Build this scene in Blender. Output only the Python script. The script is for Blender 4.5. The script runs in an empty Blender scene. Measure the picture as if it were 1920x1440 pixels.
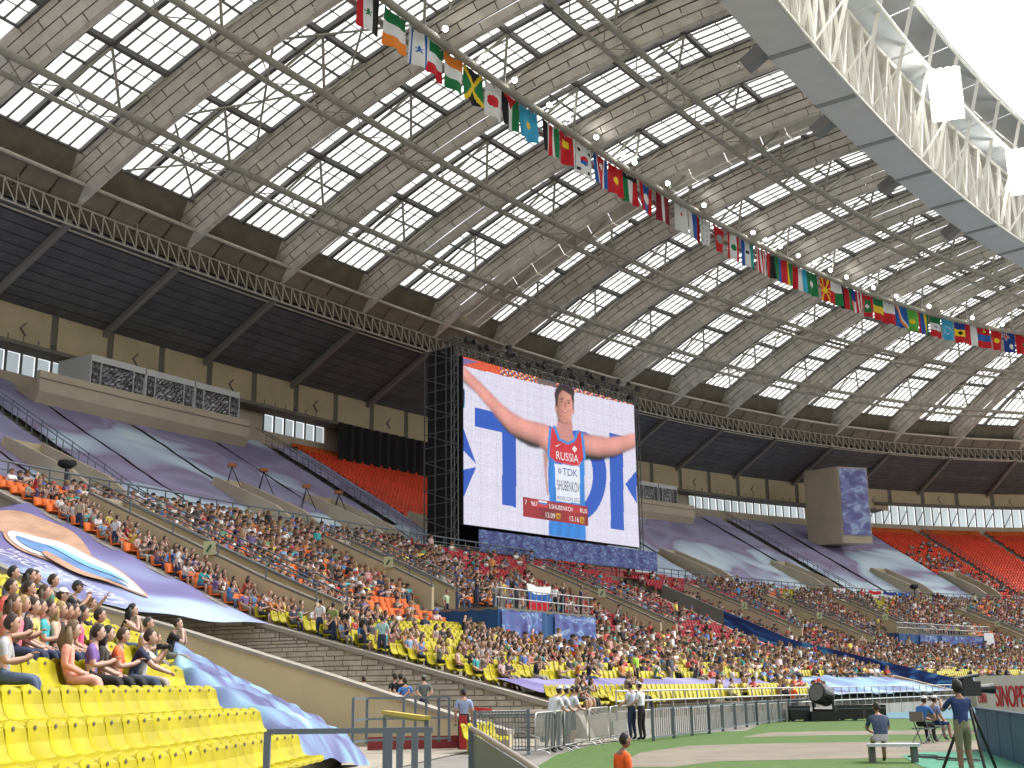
import bpy, bmesh, math, random
import numpy as np
from mathutils import Matrix, Vector, Quaternion
random.seed(7); RNG = np.random.default_rng(7)
SC = bpy.context.scene
COL = SC.collection
# ------------------------------------------------------------------ camera, sky, sun, exposure
FPX, PITCH, ROLL, CAMZ = 2282.62, 0.24486, -0.01288, 1.70
FW = Vector((0, math.cos(PITCH), math.sin(PITCH))); R0 = Vector((1, 0, 0)); U0 = R0.cross(FW)
CR = R0 * math.cos(ROLL) + U0 * math.sin(ROLL); CU = -R0 * math.sin(ROLL) + U0 * math.cos(ROLL)
camd = bpy.data.cameras.new('camera'); cam = bpy.data.objects.new('camera', camd); COL.objects.link(cam)
camd.sensor_width = 36.0; camd.sensor_fit = 'HORIZONTAL'; camd.lens = 36.0 * FPX / 1920.0
camd.clip_start = 0.1; camd.clip_end = 3000
cam.matrix_world = Matrix(((CR.x, CU.x, -FW.x, 0), (CR.y, CU.y, -FW.y, 0), (CR.z, CU.z, -FW.z, CAMZ), (0, 0, 0, 1)))
SC.camera = cam
SUN_EL, SUN_AZ = math.radians(52), math.radians(62)      # azimuth clockwise from +Y (the view direction)
world = bpy.data.worlds.new('World'); SC.world = world; world.use_nodes = True
wn = world.node_tree.nodes; wl = world.node_tree.links; wn.clear()
sky = wn.new('ShaderNodeTexSky'); sky.sky_type = 'NISHITA'; sky.sun_disc = False
sky.sun_elevation = SUN_EL; sky.sun_rotation = SUN_AZ; sky.dust_density = 6.0; sky.air_density = 1.0; sky.ozone_density = 1.0
hs = wn.new('ShaderNodeHueSaturation'); hs.inputs['Saturation'].default_value = 0.2     # thin white cloud over the whole sky
bg = wn.new('ShaderNodeBackground'); bg.inputs['Strength'].default_value = 0.15
wo = wn.new('ShaderNodeOutputWorld')
wl.new(sky.outputs[0], hs.inputs['Color']); wl.new(hs.outputs[0], bg.inputs[0]); wl.new(bg.outputs[0], wo.inputs[0])
sund = bpy.data.lights.new('sun', 'SUN'); sund.energy = 0.6; sund.angle = math.radians(14); sund.color = (1.0, 0.955, 0.89)
sun = bpy.data.objects.new('sun', sund); COL.objects.link(sun)
sdir = Vector((math.sin(SUN_AZ) * math.cos(SUN_EL), math.cos(SUN_AZ) * math.cos(SUN_EL), math.sin(SUN_EL)))
sun.rotation_euler = (-sdir).to_track_quat('-Z', 'Y').to_euler(); sun.location = (0, 0, 90)
SC.view_settings.view_transform = 'Standard'; SC.view_settings.look = 'None'; SC.view_settings.gamma = 1.0
SC.view_settings.use_curve_mapping = False; SC.view_settings.exposure = 1.2
SC.cycles.use_denoising = True
try: SC.cycles.denoiser = 'OPENIMAGEDENOISE'
except Exception: pass
SC.cycles.max_bounces = 8; SC.cycles.diffuse_bounces = 4; SC.cycles.transmission_bounces = 4; SC.cycles.transparent_max_bounces = 8
SC.cycles.sample_clamp_indirect = 6.0; SC.cycles.caustics_reflective = False; SC.cycles.caustics_refractive = False

# ------------------------------------------------------------------ the stadium's plan: k counts roof bays, d runs inward from the second roof ring
SP = 10.8; DELK = 0.08285
def _plan():
    def kap(s):
        q = np.clip(s, -75, 92)
        return np.where(s < -75, .0075, .0034329 + .0049631 / 100 * q + .0059323 / 1e4 * q * q)
    parts = {}
    for nm, s in (('r', np.arange(0, 170, .25)), ('l', np.arange(0, -200, -.25))):
        ds = np.diff(s); km = kap((s[1:] + s[:-1]) / 2)
        psi = np.concatenate([[.875743], .875743 - np.cumsum(km * ds)]); pm = (psi[1:] + psi[:-1]) / 2
        x = np.concatenate([[0], np.cumsum(np.cos(pm) * ds)]) + 8.95962
        y = np.concatenate([[0], np.cumsum(np.sin(pm) * ds)]) + 129.62575
        parts[nm] = (s, x, y, psi)
    return [np.concatenate([parts['l'][i][:0:-1], parts['r'][i]]) for i in range(4)]
PS, PX, PY, PPSI = _plan()
def k2s(k):
    if k <= 3: q = k
    elif k >= 5: q = k - DELK
    else: q = 3 + (k - 3) * (2 - DELK) / 2
    return (q - 5) * SP
def psi(k): return float(np.interp(k2s(k), PS, PPSI))
def C(k, d, z=0.0):
    s = k2s(k); a = float(np.interp(s, PS, PPSI))
    return Vector((float(np.interp(s, PS, PX)) + d * math.sin(a), float(np.interp(s, PS, PY)) - d * math.cos(a), z))
def tang(k): a = psi(k); return Vector((math.cos(a), math.sin(a), 0))
def inw(k): a = psi(k); return Vector((math.sin(a), -math.cos(a), 0))
def ray(x, y): return FW + CR * ((x - 960) / FPX) + CU * ((720 - y) / FPX)
def pix(p):
    v = Vector(p) - Vector((0, 0, CAMZ)); w = v.dot(FW)
    if w < .1: return (-9999, -9999, w)
    return (960 + FPX * v.dot(CR) / w, 720 - FPX * v.dot(CU) / w, w)
def seen(p, m=120):
    x, y, w = pix(p); return w > 0 and -m < x < 1920 + m and -m < y < 1440 + m
def atz(x, y, z): v = ray(x, y); return Vector((0, 0, CAMZ)) + v * ((z - CAMZ) / v.z)
def aty(x, y, D): v = ray(x, y); return Vector((0, 0, CAMZ)) + v * (D / v.y)
PROF = [(-17.2, 25.0), (6, 11.8), (11.4, 11.5), (28, 4.3), (42, .75)]
def zup(d): return float(np.interp(d, [-17.2, 6], [25.0, 11.8]))
def zlo(d): return float(np.interp(d, [11.4, 28, 42], [11.5, 4.3, .75]))

# ------------------------------------------------------------------ materials
MATS = {}
def mat(name, col, rough=.6, var=.0, scale=4.0, bump=0., spec=.4, metal=0., emit=None, estr=0., col2=None, coat=0., coord='Object', detail=6):
    if name in MATS: return MATS[name]
    m = bpy.data.materials.new(name); m.use_nodes = True; nt = m.node_tree; b = nt.nodes['Principled BSDF']
    b.inputs['Base Color'].default_value = (*col, 1); b.inputs['Roughness'].default_value = rough
    b.inputs['Metallic'].default_value = metal; b.inputs['Specular IOR Level'].default_value = spec
    if coat: b.inputs['Coat Weight'].default_value = coat; b.inputs['Coat Roughness'].default_value = .15
    if emit: b.inputs['Emission Color'].default_value = (*emit, 1); b.inputs['Emission Strength'].default_value = estr
    if var or bump:
        tc = nt.nodes.new('ShaderNodeNewGeometry' if coord == 'World' else 'ShaderNodeTexCoord'); n = nt.nodes.new('ShaderNodeTexNoise')
        n.inputs['Scale'].default_value = scale; n.inputs['Detail'].default_value = detail; n.inputs['Roughness'].default_value = .62
        nt.links.new(tc.outputs['Position' if coord == 'World' else 'Object'], n.inputs['Vector'])
        if var:
            r = nt.nodes.new('ShaderNodeValToRGB'); e = r.color_ramp.elements
            c2 = col2 if col2 else tuple(min(1, c * (1 + var)) for c in col)
            c1 = col if col2 else tuple(c * (1 - var) for c in col)
            e[0].position = .32; e[1].position = .68; e[0].color = (*c1, 1); e[1].color = (*c2, 1)
            nt.links.new(n.outputs['Fac'], r.inputs[0]); nt.links.new(r.outputs[0], b.inputs['Base Color'])
        if bump:
            bp = nt.nodes.new('ShaderNodeBump'); bp.inputs['Strength'].default_value = bump; bp.inputs['Distance'].default_value = .02
            nt.links.new(n.outputs['Fac'], bp.inputs['Height']); nt.links.new(bp.outputs[0], b.inputs['Normal'])
    MATS[name] = m; return m
def attr_mat(name, rough=.75, emit=0., spec=.3, var=0., scale=30, objvar=0.):
    if name in MATS: return MATS[name]
    m = bpy.data.materials.new(name); m.use_nodes = True; nt = m.node_tree; b = nt.nodes['Principled BSDF']
    a = nt.nodes.new('ShaderNodeAttribute'); a.attribute_name = 'Col'
    b.inputs['Roughness'].default_value = rough; b.inputs['Specular IOR Level'].default_value = spec
    nt.links.new(a.outputs['Color'], b.inputs['Base Color'])
    if emit:
        nt.links.new(a.outputs['Color'], b.inputs['Emission Color']); b.inputs['Emission Strength'].default_value = emit
    MATS[name] = m; return m
def obj_mat(name, rough=.8):          # colour set per object
    if name in MATS: return MATS[name]
    m = bpy.data.materials.new(name); m.use_nodes = True; nt = m.node_tree; b = nt.nodes['Principled BSDF']
    a = nt.nodes.new('ShaderNodeObjectInfo'); b.inputs['Roughness'].default_value = rough; b.inputs['Specular IOR Level'].default_value = .25
    nt.links.new(a.outputs['Color'], b.inputs['Base Color']); MATS[name] = m; return m
def rnd_mat(name, cols, rough=.7, scale=3.0, bump=.0, spec=.35):      # colour varies from piece to piece, with soft staining
    if name in MATS: return MATS[name]
    m = bpy.data.materials.new(name); m.use_nodes = True; nt = m.node_tree; b = nt.nodes['Principled BSDF']
    a = nt.nodes.new('ShaderNodeObjectInfo'); r = nt.nodes.new('ShaderNodeValToRGB')
    e = r.color_ramp.elements
    while len(e) < len(cols): e.new(.5)
    for i, c in enumerate(cols): e[i].position = i / max(1, len(cols) - 1); e[i].color = (*c, 1)
    nt.links.new(a.outputs['Random'], r.inputs[0])
    g = nt.nodes.new('ShaderNodeNewGeometry'); n = nt.nodes.new('ShaderNodeTexNoise'); n.inputs['Scale'].default_value = scale; n.inputs['Detail'].default_value = 5
    nt.links.new(g.outputs['Position'], n.inputs['Vector'])
    mr = nt.nodes.new('ShaderNodeMapRange'); mr.inputs[1].default_value = .3; mr.inputs[2].default_value = .75; mr.inputs[3].default_value = .8; mr.inputs[4].default_value = 1.12
    nt.links.new(n.outputs['Fac'], mr.inputs[0])
    mx = nt.nodes.new('ShaderNodeVectorMath'); mx.operation = 'SCALE'
    nt.links.new(r.outputs[0], mx.inputs[0]); nt.links.new(mr.outputs[0], mx.inputs['Scale']); nt.links.new(mx.outputs[0], b.inputs['Base Color'])
    b.inputs['Roughness'].default_value = rough; b.inputs['Specular IOR Level'].default_value = spec
    MATS[name] = m; return m
def translucent_mat(name, col, clear=.0):
    m = bpy.data.materials.new(name); m.use_nodes = True; nt = m.node_tree; nt.nodes.clear()
    o = nt.nodes.new('ShaderNodeOutputMaterial'); t = nt.nodes.new('ShaderNodeBsdfTranslucent'); t.inputs[0].default_value = (*col, 1)
    oi = nt.nodes.new('ShaderNodeObjectInfo'); rp = nt.nodes.new('ShaderNodeValToRGB'); rp.color_ramp.elements[0].color = (*[c * .72 for c in col], 1); rp.color_ramp.elements[1].color = (*col, 1); rp.color_ramp.elements[1].position = .5
    nt.links.new(oi.outputs['Random'], rp.inputs[0]); nt.links.new(rp.outputs[0], t.inputs[0])
    d = nt.nodes.new('ShaderNodeBsdfDiffuse'); d.inputs[0].default_value = (*[c * .6 for c in col], 1)
    x = nt.nodes.new('ShaderNodeMixShader'); x.inputs[0].default_value = .12
    nt.links.new(t.outputs[0], x.inputs[1]); nt.links.new(d.outputs[0], x.inputs[2]); nt.links.new(x.outputs[0], o.inputs[0])
    MATS[name] = m; return m

# ------------------------------------------------------------------ objects
WORLDM = {}
def link(name, data, parent=None, M=None):
    o = bpy.data.objects.new(name, data); COL.objects.link(o)
    M = M if M is not None else Matrix.Identity(4)
    if parent is not None:
        o.parent = parent; o.matrix_parent_inverse = WORLDM[parent.name].inverted_safe()
    o.matrix_basis = M; WORLDM[o.name] = M.copy()
    return o
def tag(o, label=None, cat=None, group=None, kind=None):
    if label: o['label'] = label
    if cat: o['category'] = cat
    if group: o['group'] = group
    if kind: o['kind'] = kind
    return o
def empty(name, loc, label=None, cat=None, group=None, kind=None):
    o = link(name, None, None, Matrix.Translation(Vector(loc))); o.empty_display_size = .3
    return tag(o, label, cat, group, kind)
class MB:
    def __init__(s): s.v = []; s.f = []; s.m = []; s.c = []
    def quad(s, a, b, c, d, mi=0, col=None): return s.poly((a, b, c, d), mi, col)
    def poly(s, pts, mi=0, col=None):
        n = len(s.v); s.v += [tuple(p) for p in pts]; s.f.append(tuple(range(n, n + len(pts)))); s.m.append(mi); s.c.append(col)
    def add(s, vs, fs, mi=0, col=None, M=None):
        n = len(s.v)
        s.v += [tuple(M @ Vector(p)) if M is not None else tuple(p) for p in vs]
        for f in fs: s.f.append(tuple(i + n for i in f)); s.m.append(mi); s.c.append(col)
    def box(s, lo, hi, mi=0, col=None, M=None):
        x0, y0, z0 = lo; x1, y1, z1 = hi
        s.add([(x0, y0, z0), (x1, y0, z0), (x1, y1, z0), (x0, y1, z0), (x0, y0, z1), (x1, y0, z1), (x1, y1, z1), (x0, y1, z1)], BOXF, mi, col, M)
    def bar(s, a, b, w, h, mi=0, col=None, up=Vector((0, 0, 1))):
        s.box((-.5, -.5, -.5), (.5, .5, .5), mi, col, bar_matrix(a, b, w, h, up))
    def prism(s, pts, off, mi=0, col=None):        # extrude a polygon by a vector
        n = len(pts); off = Vector(off); b = [Vector(p) + off for p in pts]
        s.add(list(pts) + b, [tuple(range(n))[::-1], tuple(range(n, 2 * n))] + [(i, (i + 1) % n, n + (i + 1) % n, n + i) for i in range(n)], mi, col)
    def tube(s, pts, r, n=8, mi=0, col=None, cap=True):
        pts = [Vector(p) for p in pts]; base = len(s.v); m = len(pts)
        for i, p in enumerate(pts):
            t = (pts[min(i + 1, m - 1)] - pts[max(i - 1, 0)]).normalized()
            u = t.cross(Vector((0, 0, 1)));
            if u.length < 1e-3: u = Vector((1, 0, 0))
            u.normalize(); w = t.cross(u).normalized()
            rr = r[i] if isinstance(r, (list, tuple)) else r
            for j in range(n):
                a = 2 * math.pi * j / n; s.v.append(tuple(p + u * (rr * math.cos(a)) + w * (rr * math.sin(a))))
        for i in range(m - 1):
            for j in range(n):
                s.f.append((base + i * n + j, base + i * n + (j + 1) % n, base + (i + 1) * n + (j + 1) % n, base + (i + 1) * n + j)); s.m.append(mi); s.c.append(col)
        if cap:
            s.f.append(tuple(base + j for j in range(n))[::-1]); s.m.append(mi); s.c.append(col)
            s.f.append(tuple(base + (m - 1) * n + j for j in range(n))); s.m.append(mi); s.c.append(col)
    def ball(s, c, r, n=8, rings=6, mi=0, col=None, sc=(1, 1, 1), M=None):
        vs = []; fs = []
        for i in range(1, rings):
            a = math.pi * i / rings
            for j in range(n): b = 2 * math.pi * j / n; vs.append((math.sin(a) * math.cos(b), math.sin(a) * math.sin(b), math.cos(a)))
        vs += [(0, 0, 1), (0, 0, -1)]; t = len(vs) - 2
        for i in range(rings - 2):
            for j in range(n): fs.append((i * n + j, (i + 1) * n + j, (i + 1) * n + (j + 1) % n, i * n + (j + 1) % n))
        for j in range(n): fs.append((t, j, (j + 1) % n)); fs.append((t + 1, (rings - 2) * n + (j + 1) % n, (rings - 2) * n + j))
        c = Vector(c); vs = [Vector((v[0] * r * sc[0], v[1] * r * sc[1], v[2] * r * sc[2])) for v in vs]
        if M is not None: vs = [M @ v for v in vs]
        s.add([v + c for v in vs], fs, mi, col)
    def mesh(s, name, mats, smooth=False):
        me = bpy.data.meshes.new(name); me.from_pydata(s.v, [], s.f)
        for m in (mats if isinstance(mats, (list, tuple)) else [mats]): me.materials.append(m)
        me.polygons.foreach_set('material_index', s.m)
        if smooth: me.polygons.foreach_set('use_smooth', [True] * len(s.f))
        if any(c is not None for c in s.c):
            at = me.color_attributes.new('Col', 'FLOAT_COLOR', 'CORNER'); buf = np.ones((len(me.loops), 4), np.float32)
            i = 0
            for f, c in zip(s.f, s.c):
                buf[i:i + len(f), :3] = c if c is not None else (1, 1, 1); i += len(f)
            at.data.foreach_set('color', buf.ravel())
        me.update(); return me
    def build(s, name, mats, parent=None, smooth=False): return link(name, s.mesh(name, mats, smooth), parent)
BOXF = [(0, 3, 2, 1), (4, 5, 6, 7), (0, 1, 5, 4), (1, 2, 6, 5), (2, 3, 7, 6), (3, 0, 4, 7)]
def bar_matrix(a, b, w, h, up=Vector((0, 0, 1))):
    a = Vector(a); b = Vector(b); t = b - a; L = t.length; t = t / max(L, 1e-6)
    x = t.cross(up)
    if x.length < 1e-3: x = t.cross(Vector((0, 1, 0)))
    x.normalize(); z = x.cross(t).normalized(); c = (a + b) / 2
    return Matrix(((x.x * w, t.x * L, z.x * h, c.x), (x.y * w, t.y * L, z.y * h, c.y), (x.z * w, t.z * L, z.z * h, c.z), (0, 0, 0, 1)))
_UNIT = {}
def unit_box(m, name='beam'):
    if ('b', m.name, name) not in _UNIT:
        b = MB(); b.box((-.5, -.5, -.5), (.5, .5, .5)); _UNIT[('b', m.name, name)] = b.mesh(name, m)
    return _UNIT[('b', m.name, name)]
def unit_tube(m, name='tube', n=8):
    if ('t', m.name, name) not in _UNIT:
        b = MB(); b.tube([(0, -.5, 0), (0, .5, 0)], .5, n); _UNIT[('t', m.name, name)] = b.mesh(name, m, True)
    return _UNIT[('t', m.name, name)]
def bar(name, a, b, w, h, m, parent=None, up=Vector((0, 0, 1))): return link(name, unit_box(m, name), parent, bar_matrix(a, b, w, h, up))
def rod(name, a, b, r, m, parent=None): return link(name, unit_tube(m, name), parent, bar_matrix(a, b, 2 * r, 2 * r))
def boxo(name, lo, hi, m, parent=None, rz=0., at=(0, 0, 0)):
    lo = Vector(lo); hi = Vector(hi); c = (lo + hi) / 2; s = hi - lo
    return link(name, unit_box(m, name), parent, Matrix.Translation(Vector(at)) @ Matrix.Rotation(rz, 4, 'Z') @ Matrix.Translation(c) @ Matrix.Diagonal((*s, 1)))
def np_mesh(name, verts, quads, mats, cols=None, smooth=False, midx=None):
    me = bpy.data.meshes.new(name); nv = len(verts); quads = np.asarray(quads, np.int32); nf, k = quads.shape
    me.vertices.add(nv); me.vertices.foreach_set('co', np.asarray(verts, np.float32).ravel())
    me.loops.add(nf * k); me.loops.foreach_set('vertex_index', quads.ravel())
    me.polygons.add(nf); me.polygons.foreach_set('loop_start', np.arange(nf, dtype=np.int32) * k)
    for m in (mats if isinstance(mats, (list, tuple)) else [mats]): me.materials.append(m)
    if midx is not None: me.polygons.foreach_set('material_index', np.asarray(midx, np.int32))
    if smooth: me.polygons.foreach_set('use_smooth', np.ones(nf, bool))
    me.update(calc_edges=True)
    if cols is not None:
        at = me.color_attributes.new('Col', 'FLOAT_COLOR', 'CORNER'); c = np.ones((nf, k, 4), np.float32); c[:, :, :3] = np.asarray(cols, np.float32)[:, None, :]
        at.data.foreach_set('color', c.ravel())
    me.validate(); return me
def srgb(*c):        # a colour as read off a picture, in linear light
    return tuple((x / 255 / 12.92) if x / 255 <= .04045 else ((x / 255 + .055) / 1.055) ** 2.4 for x in c)
_TMP = bpy.data.scenes.new('workbench')
def eval_mesh(o):      # evaluate modifiers or text in a side scene so that the big scene is not re-evaluated
    _TMP.collection.objects.link(o); vl = _TMP.view_layers[0]; vl.update(); dg = vl.depsgraph; dg.update()
    me = bpy.data.meshes.new_from_object(o.evaluated_get(dg), depsgraph=dg); _TMP.collection.objects.unlink(o); bpy.data.objects.remove(o); return me
# ================================================================== ROOF
M_PANEL = rnd_mat('roof_panel', [(.66, .625, .545), (.76, .72, .635), (.71, .67, .585)], .8, .9)
M_KEEL = mat('rib_steel', (.26, .24, .20), .7, .15, 2)
M_STEEL = mat('roof_steel', (.38, .36, .31), .6, .15, 1.2)
M_DARKST = mat('dark_steel', (.035, .034, .034), .6)
M_BAR = mat('glazing_bar', (.12, .115, .11), .5)
M_MULL = mat('mullion', (.26, .225, .19), .7, .15, 1.5)
M_PANE = translucent_mat('polycarbonate', (.93, .94, .90))
M_LSTEEL = mat('galvanised', (.55, .51, .43), .5, .12, 1.5, metal=.2)
M_WHITE = mat('white_steel', (.80, .78, .70), .5, .08, .8)
M_GREY = mat('grey_sheet', (.66, .67, .68), .6, .05, .6)
M_DGREY = mat('grey_joint', (.33, .34, .33), .7)
RD = {'T': -9.17, 'P': 0., 'N': 9.34, 'F': 18.42, 'M': 28.2, 'I': 39.8}
_zd = [-9, -6.5, 0, 9.34, 18.42, 28.2, 40, 46]; _zz = [36.9, 38.2, 41.07, 44.4, 47.35, 48.6, 49.6, 50]
_zp = np.polyfit([-6.5, 0, 9.34, 18.42, 28.2, 40], [38.2, 41.07, 44.4, 47.1, 48.5, 49.3], 3)
def zl(d): return float(np.polyval(_zp, d))          # underside of the ring beams
SKY_H = 2.5; RIB_W = 3.6; RIB_H = 2.4
def zs(d): return zl(d) + SKY_H                            # skylight plane
def bayw(k, d): return (C(k + .5, d) - C(k - .5, d)).length
def U(k, d, m):                                             # point m metres along the ring from bay line k
    w = bayw(k, d); return C(k + m / w, d)
segs = [-6.6, -0.2, 2.2, 5.6, 9.1, 11.5, 14.9, 18.2, 20.6, 24.3, 28.0, 30.4, 35, 40]
DARKAT = {2.2, 11.5, 20.6, 30.4}; MIDAT = {5.6, 14.9, 24.3, 35}
BAYS = list(range(-4, 16))
SLIT = {4, 14}
for k in BAYS:
    bay = empty('roof_bay', C(k, 0, zl(0)), kind='structure')
    # ---- clad rib on the bay line k-0.5
    kr = k - .5
    rib = None
    ds = np.arange(-8.6, 40.1, 3.24)
    mb = MB()
    for a, b in zip(ds[:-1], ds[1:]):
        for (m0, m1) in ((-.22, .22),):
            mb.bar(C(kr, a, zs(a) - RIB_H + .12), C(kr, b, zs(b) - RIB_H + .12), .30, .2)
            mb.bar(C(kr, a, zs(a) + .1), C(kr, b, zs(b) + .1), RIB_W * .9, .12)
    rib = mb.build('rib', M_KEEL, bay)
    rows = 4
    for side in (-1, 1):
        for r in range(rows):
            off = 1.62 * (r % 2) + .35 * random.random()
            d0 = -8.6
            cuts = [d0] + [x for x in np.arange(d0 + off + .2, 40, 3.24)] + [40]
            for a, b in zip(cuts[:-1], cuts[1:]):
                if b - a < .5: continue
                mid = (a + b) / 2
                if not seen(C(kr, mid, zs(mid) - .8), 90): continue
                f0, f1 = r / rows, (r + 1) / rows
                def pt(d, f):
                    w = .2 + (RIB_W / 2 - .2) * f
                    return U(kr, d, side * w) + Vector((0, 0, zs(d) - RIB_H * (1 - f)))
                fm = (f0 + f1) / 2
                A, B = pt(a + .045, fm), pt(b - .045, fm)
                up = (pt(mid, f1) - pt(mid, f0)).normalized()
                n = (B - A).cross(up).normalized()
                hgt = (pt(mid, f1) - pt(mid, f0)).length - .11
                bar('panel', A, B, .05 + random.random() * .012, hgt, M_PANEL, rib, up)
    for a, b in zip(ds[:-1], ds[1:]):
        mid = (a + b) / 2
        if seen(C(kr, mid, zs(mid) - RIB_H), 90): bar('panel', C(kr, a + .03, zs(a) - RIB_H), C(kr, b - .03, zs(b) - RIB_H), .44, .04, M_PANEL, rib)
    # ---- skylight between this rib and the next
    if not any(seen(C(k, d, zs(d)), 250) for d in (-6, 0, 10, 20, 30, 40)): continue
    skl = empty('skylight', C(k, 0, zs(0))); skl.parent = bay; skl.matrix_parent_inverse = WORLDM[bay.name].inverted(); skl['kind'] = 'structure'; del skl['kind']
    def edge(d): return bayw(k, d) / 2 - RIB_W / 2 + .02
    cols_frac = [-1, -.70, -.40, -.10, .19, .46, .73, 1]     # glazing columns from rib to rib; the thick mullion sits at -.40
    if k in SLIT: cols_frac = [.52, .76, 1]
    frame = MB()
    for a, b in zip(segs[:-1], segs[1:]):
        if not seen(C(k, (a + b) / 2, zs((a + b) / 2)), 110): continue
        ea, eb = edge(a), edge(b)
        for f0, f1 in zip(cols_frac[:-1], cols_frac[1:]):
            g = .05
            p = [U(k, a + .05, f0 * ea + g) + Vector((0, 0, zs(a))), U(k, a + .05, f1 * ea - g) + Vector((0, 0, zs(a))), U(k, b - .05, f1 * eb - g) + Vector((0, 0, zs(b))), U(k, b - .05, f0 * eb + g) + Vector((0, 0, zs(b)))]
            m = MB(); m.poly(p); m.build('pane', M_PANE, skl)
        for f in cols_frac:
            wdt, hh = (.36, .4) if f == -.40 else (.22, .3) if abs(f) == 1 else (.11, .13)
            pa, pb = U(k, a, f * ea) + Vector((0, 0, zs(a) - hh / 2)), U(k, b, f * eb) + Vector((0, 0, zs(b) - hh / 2))
            frame.bar(pa, pb, wdt, hh, 0 if wdt > .4 else 1)
        for q, t in ((a, None), ((a + b) / 2, 'thin')):
            w, h = (.38, .4) if q in DARKAT else (.24, .28) if q in MIDAT else (.06, .07)
            if t is None and w < .1: w, h = .14, .16
            e = edge(q); lo = -e if k not in SLIT else .52 * e; hi = e
            frame.bar(U(k, q, lo) + Vector((0, 0, zs(q) - h / 2 - .02)), U(k, q, hi) + Vector((0, 0, zs(q) - h / 2 - .02)), w, h, 1)
    frame.build('glazing_frame', [M_MULL, M_BAR], skl)
    if k in SLIT:       # most of this bay is closed with cladding
        for a, b in zip(segs[:-1], segs[1:]):
            for f0, f1 in zip((-1, -.7, -.4, -.1, .2), (-.7, -.4, -.1, .2, .5)):
                ea, eb = edge(a), edge(b)
                m = MB(); cf = lambda f: Vector((0, 0, -1.9 * (1 - abs(f + .25) / .75))); m.prism([U(k, a + .02, f0 * ea) + Vector((0, 0, zs(a))) + cf(f0), U(k, a + .02, f1 * ea - .07) + Vector((0, 0, zs(a))) + cf(f1), U(k, b - .06, f1 * eb - .07) + Vector((0, 0, zs(b))) + cf(f1), U(k, b - .06, f0 * eb) + Vector((0, 0, zs(b))) + cf(f0)], (0, 0, .05))
                m.build('panel', M_PANEL, skl)
    # braces from the ring beams up to the skylight
    for nm in 'PNFM':
        d = RD[nm]
        if not seen(C(k, d, zl(d)), 60): continue
        e = edge(d); z0 = zl(d); d2 = d + 2.2; e2 = edge(d2); zt = zs(d2) - .5
        for m0, m1 in ((-.85 * e, -.40 * e2), (.42 * e, -.40 * e2), (.42 * e, .98 * e2)):
            rod('brace', U(k, d, m0) + Vector((0, 0, z0)), U(k, d2, m1) + Vector((0, 0, zt)), .11, M_STEEL, skl)
    if k in (-4, 0, 8, 12):
        dd = [(-6.6, 0), (0, 9.34), (9.34, 18.42), (18.42, 28.2), (28.2, 40)]
        for a, b in dd:
            a2, b2 = a + .6, b - .6; ea, eb = edge(a2), edge(b2)
            for s in (-1, 1):
                rod('wind_brace', U(k, a2, -s * ea) + Vector((0, 0, zs(a2) - .75)), U(k, b2, s * eb) + Vector((0, 0, zs(b2) - .75)), .09, M_STEEL, skl)
# ---- ring beams
KS = np.arange(-4.5, 16.01, .25)
def ring_pts(d, z, ks=KS): return [C(k, d, z) for k in ks]
for nm in 'PNFM':
    d = RD[nm]; z = zl(d)
    rb = empty('ring_beam', C(5, d, z), kind='structure')
    m = MB(); m.tube(ring_pts(d, z), .27); m.build('chord', M_STEEL, rb, True)
    m = MB(); m.tube(ring_pts(d - 1.5, z - .55), .2); m.build('chord', M_STEEL, rb, True)
    j = 0
    for k in np.arange(-3.5, 15.6, .25):
        a = C(k, d, z); b = C(k + .25, d - 1.5, z - .55)
        if not seen(a, 40): continue
        if j % 2: b = C(k, d - 1.5, z - .55); a = C(k + .25, d, z)
        rod('lacing', a, b, .05, M_STEEL, rb); j += 1
    for k in BAYS:                       # hangers at the ribs
        if seen(C(k - .5, d, z), 40):
            rod('hanger', C(k - .5, d, z), C(k - .5, d, zs(d) - RIB_H), .13, M_STEEL, rb)
            rod('hanger', C(k - .5, d - 1.5, z - .55), C(k - .5, d, zs(d) - RIB_H), .1, M_STEEL, rb)
# ---- outer catwalk truss over the dark ceiling
ct = empty('catwalk_truss', C(5, RD['T'], 35.5), 'long curved lattice catwalk truss along the edge of the dark ceiling', 'truss')
for dz, dd in ((0, 0), (1.65, 0), (0, .9), (1.65, .9)):
    m = MB(); m.tube(ring_pts(RD['T'] + dd, 35.45 + dz), .075, 6); m.build('chord', M_LSTEEL, ct, True)
m = MB(); m.tube(ring_pts(-7.0, 38.35), .16, 8); m.build('gutter_tube', M_LSTEEL, ct, True)
far = MB(); j = 0; cnt = 0
for k in np.arange(-2.6, 14.6, .1):
    a = C(k, RD['T'] + .9, 35.45); b = C(k, RD['T'] + .9, 37.1); c = C(k + .1, RD['T'] + .9, 35.45)
    if not seen(a, 40): continue
    for p, q in ((a, b), (b, c)):
        if k < 9: rod('lattice_bar', p, q, .05, M_LSTEEL, ct)
        else: far.tube([p, q], .05, 5, cap=False)
tag(far.build('lattice_bars', M_LSTEEL, ct), kind='stuff')
for k in np.arange(-2.5, 15, .5):
    if seen(C(k, -9, 36), 20): rod('handrail_post', C(k, RD['T'] + .9, 37.1), C(k, RD['T'] + .9, 38.3), .04, M_LSTEEL, ct)
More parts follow.
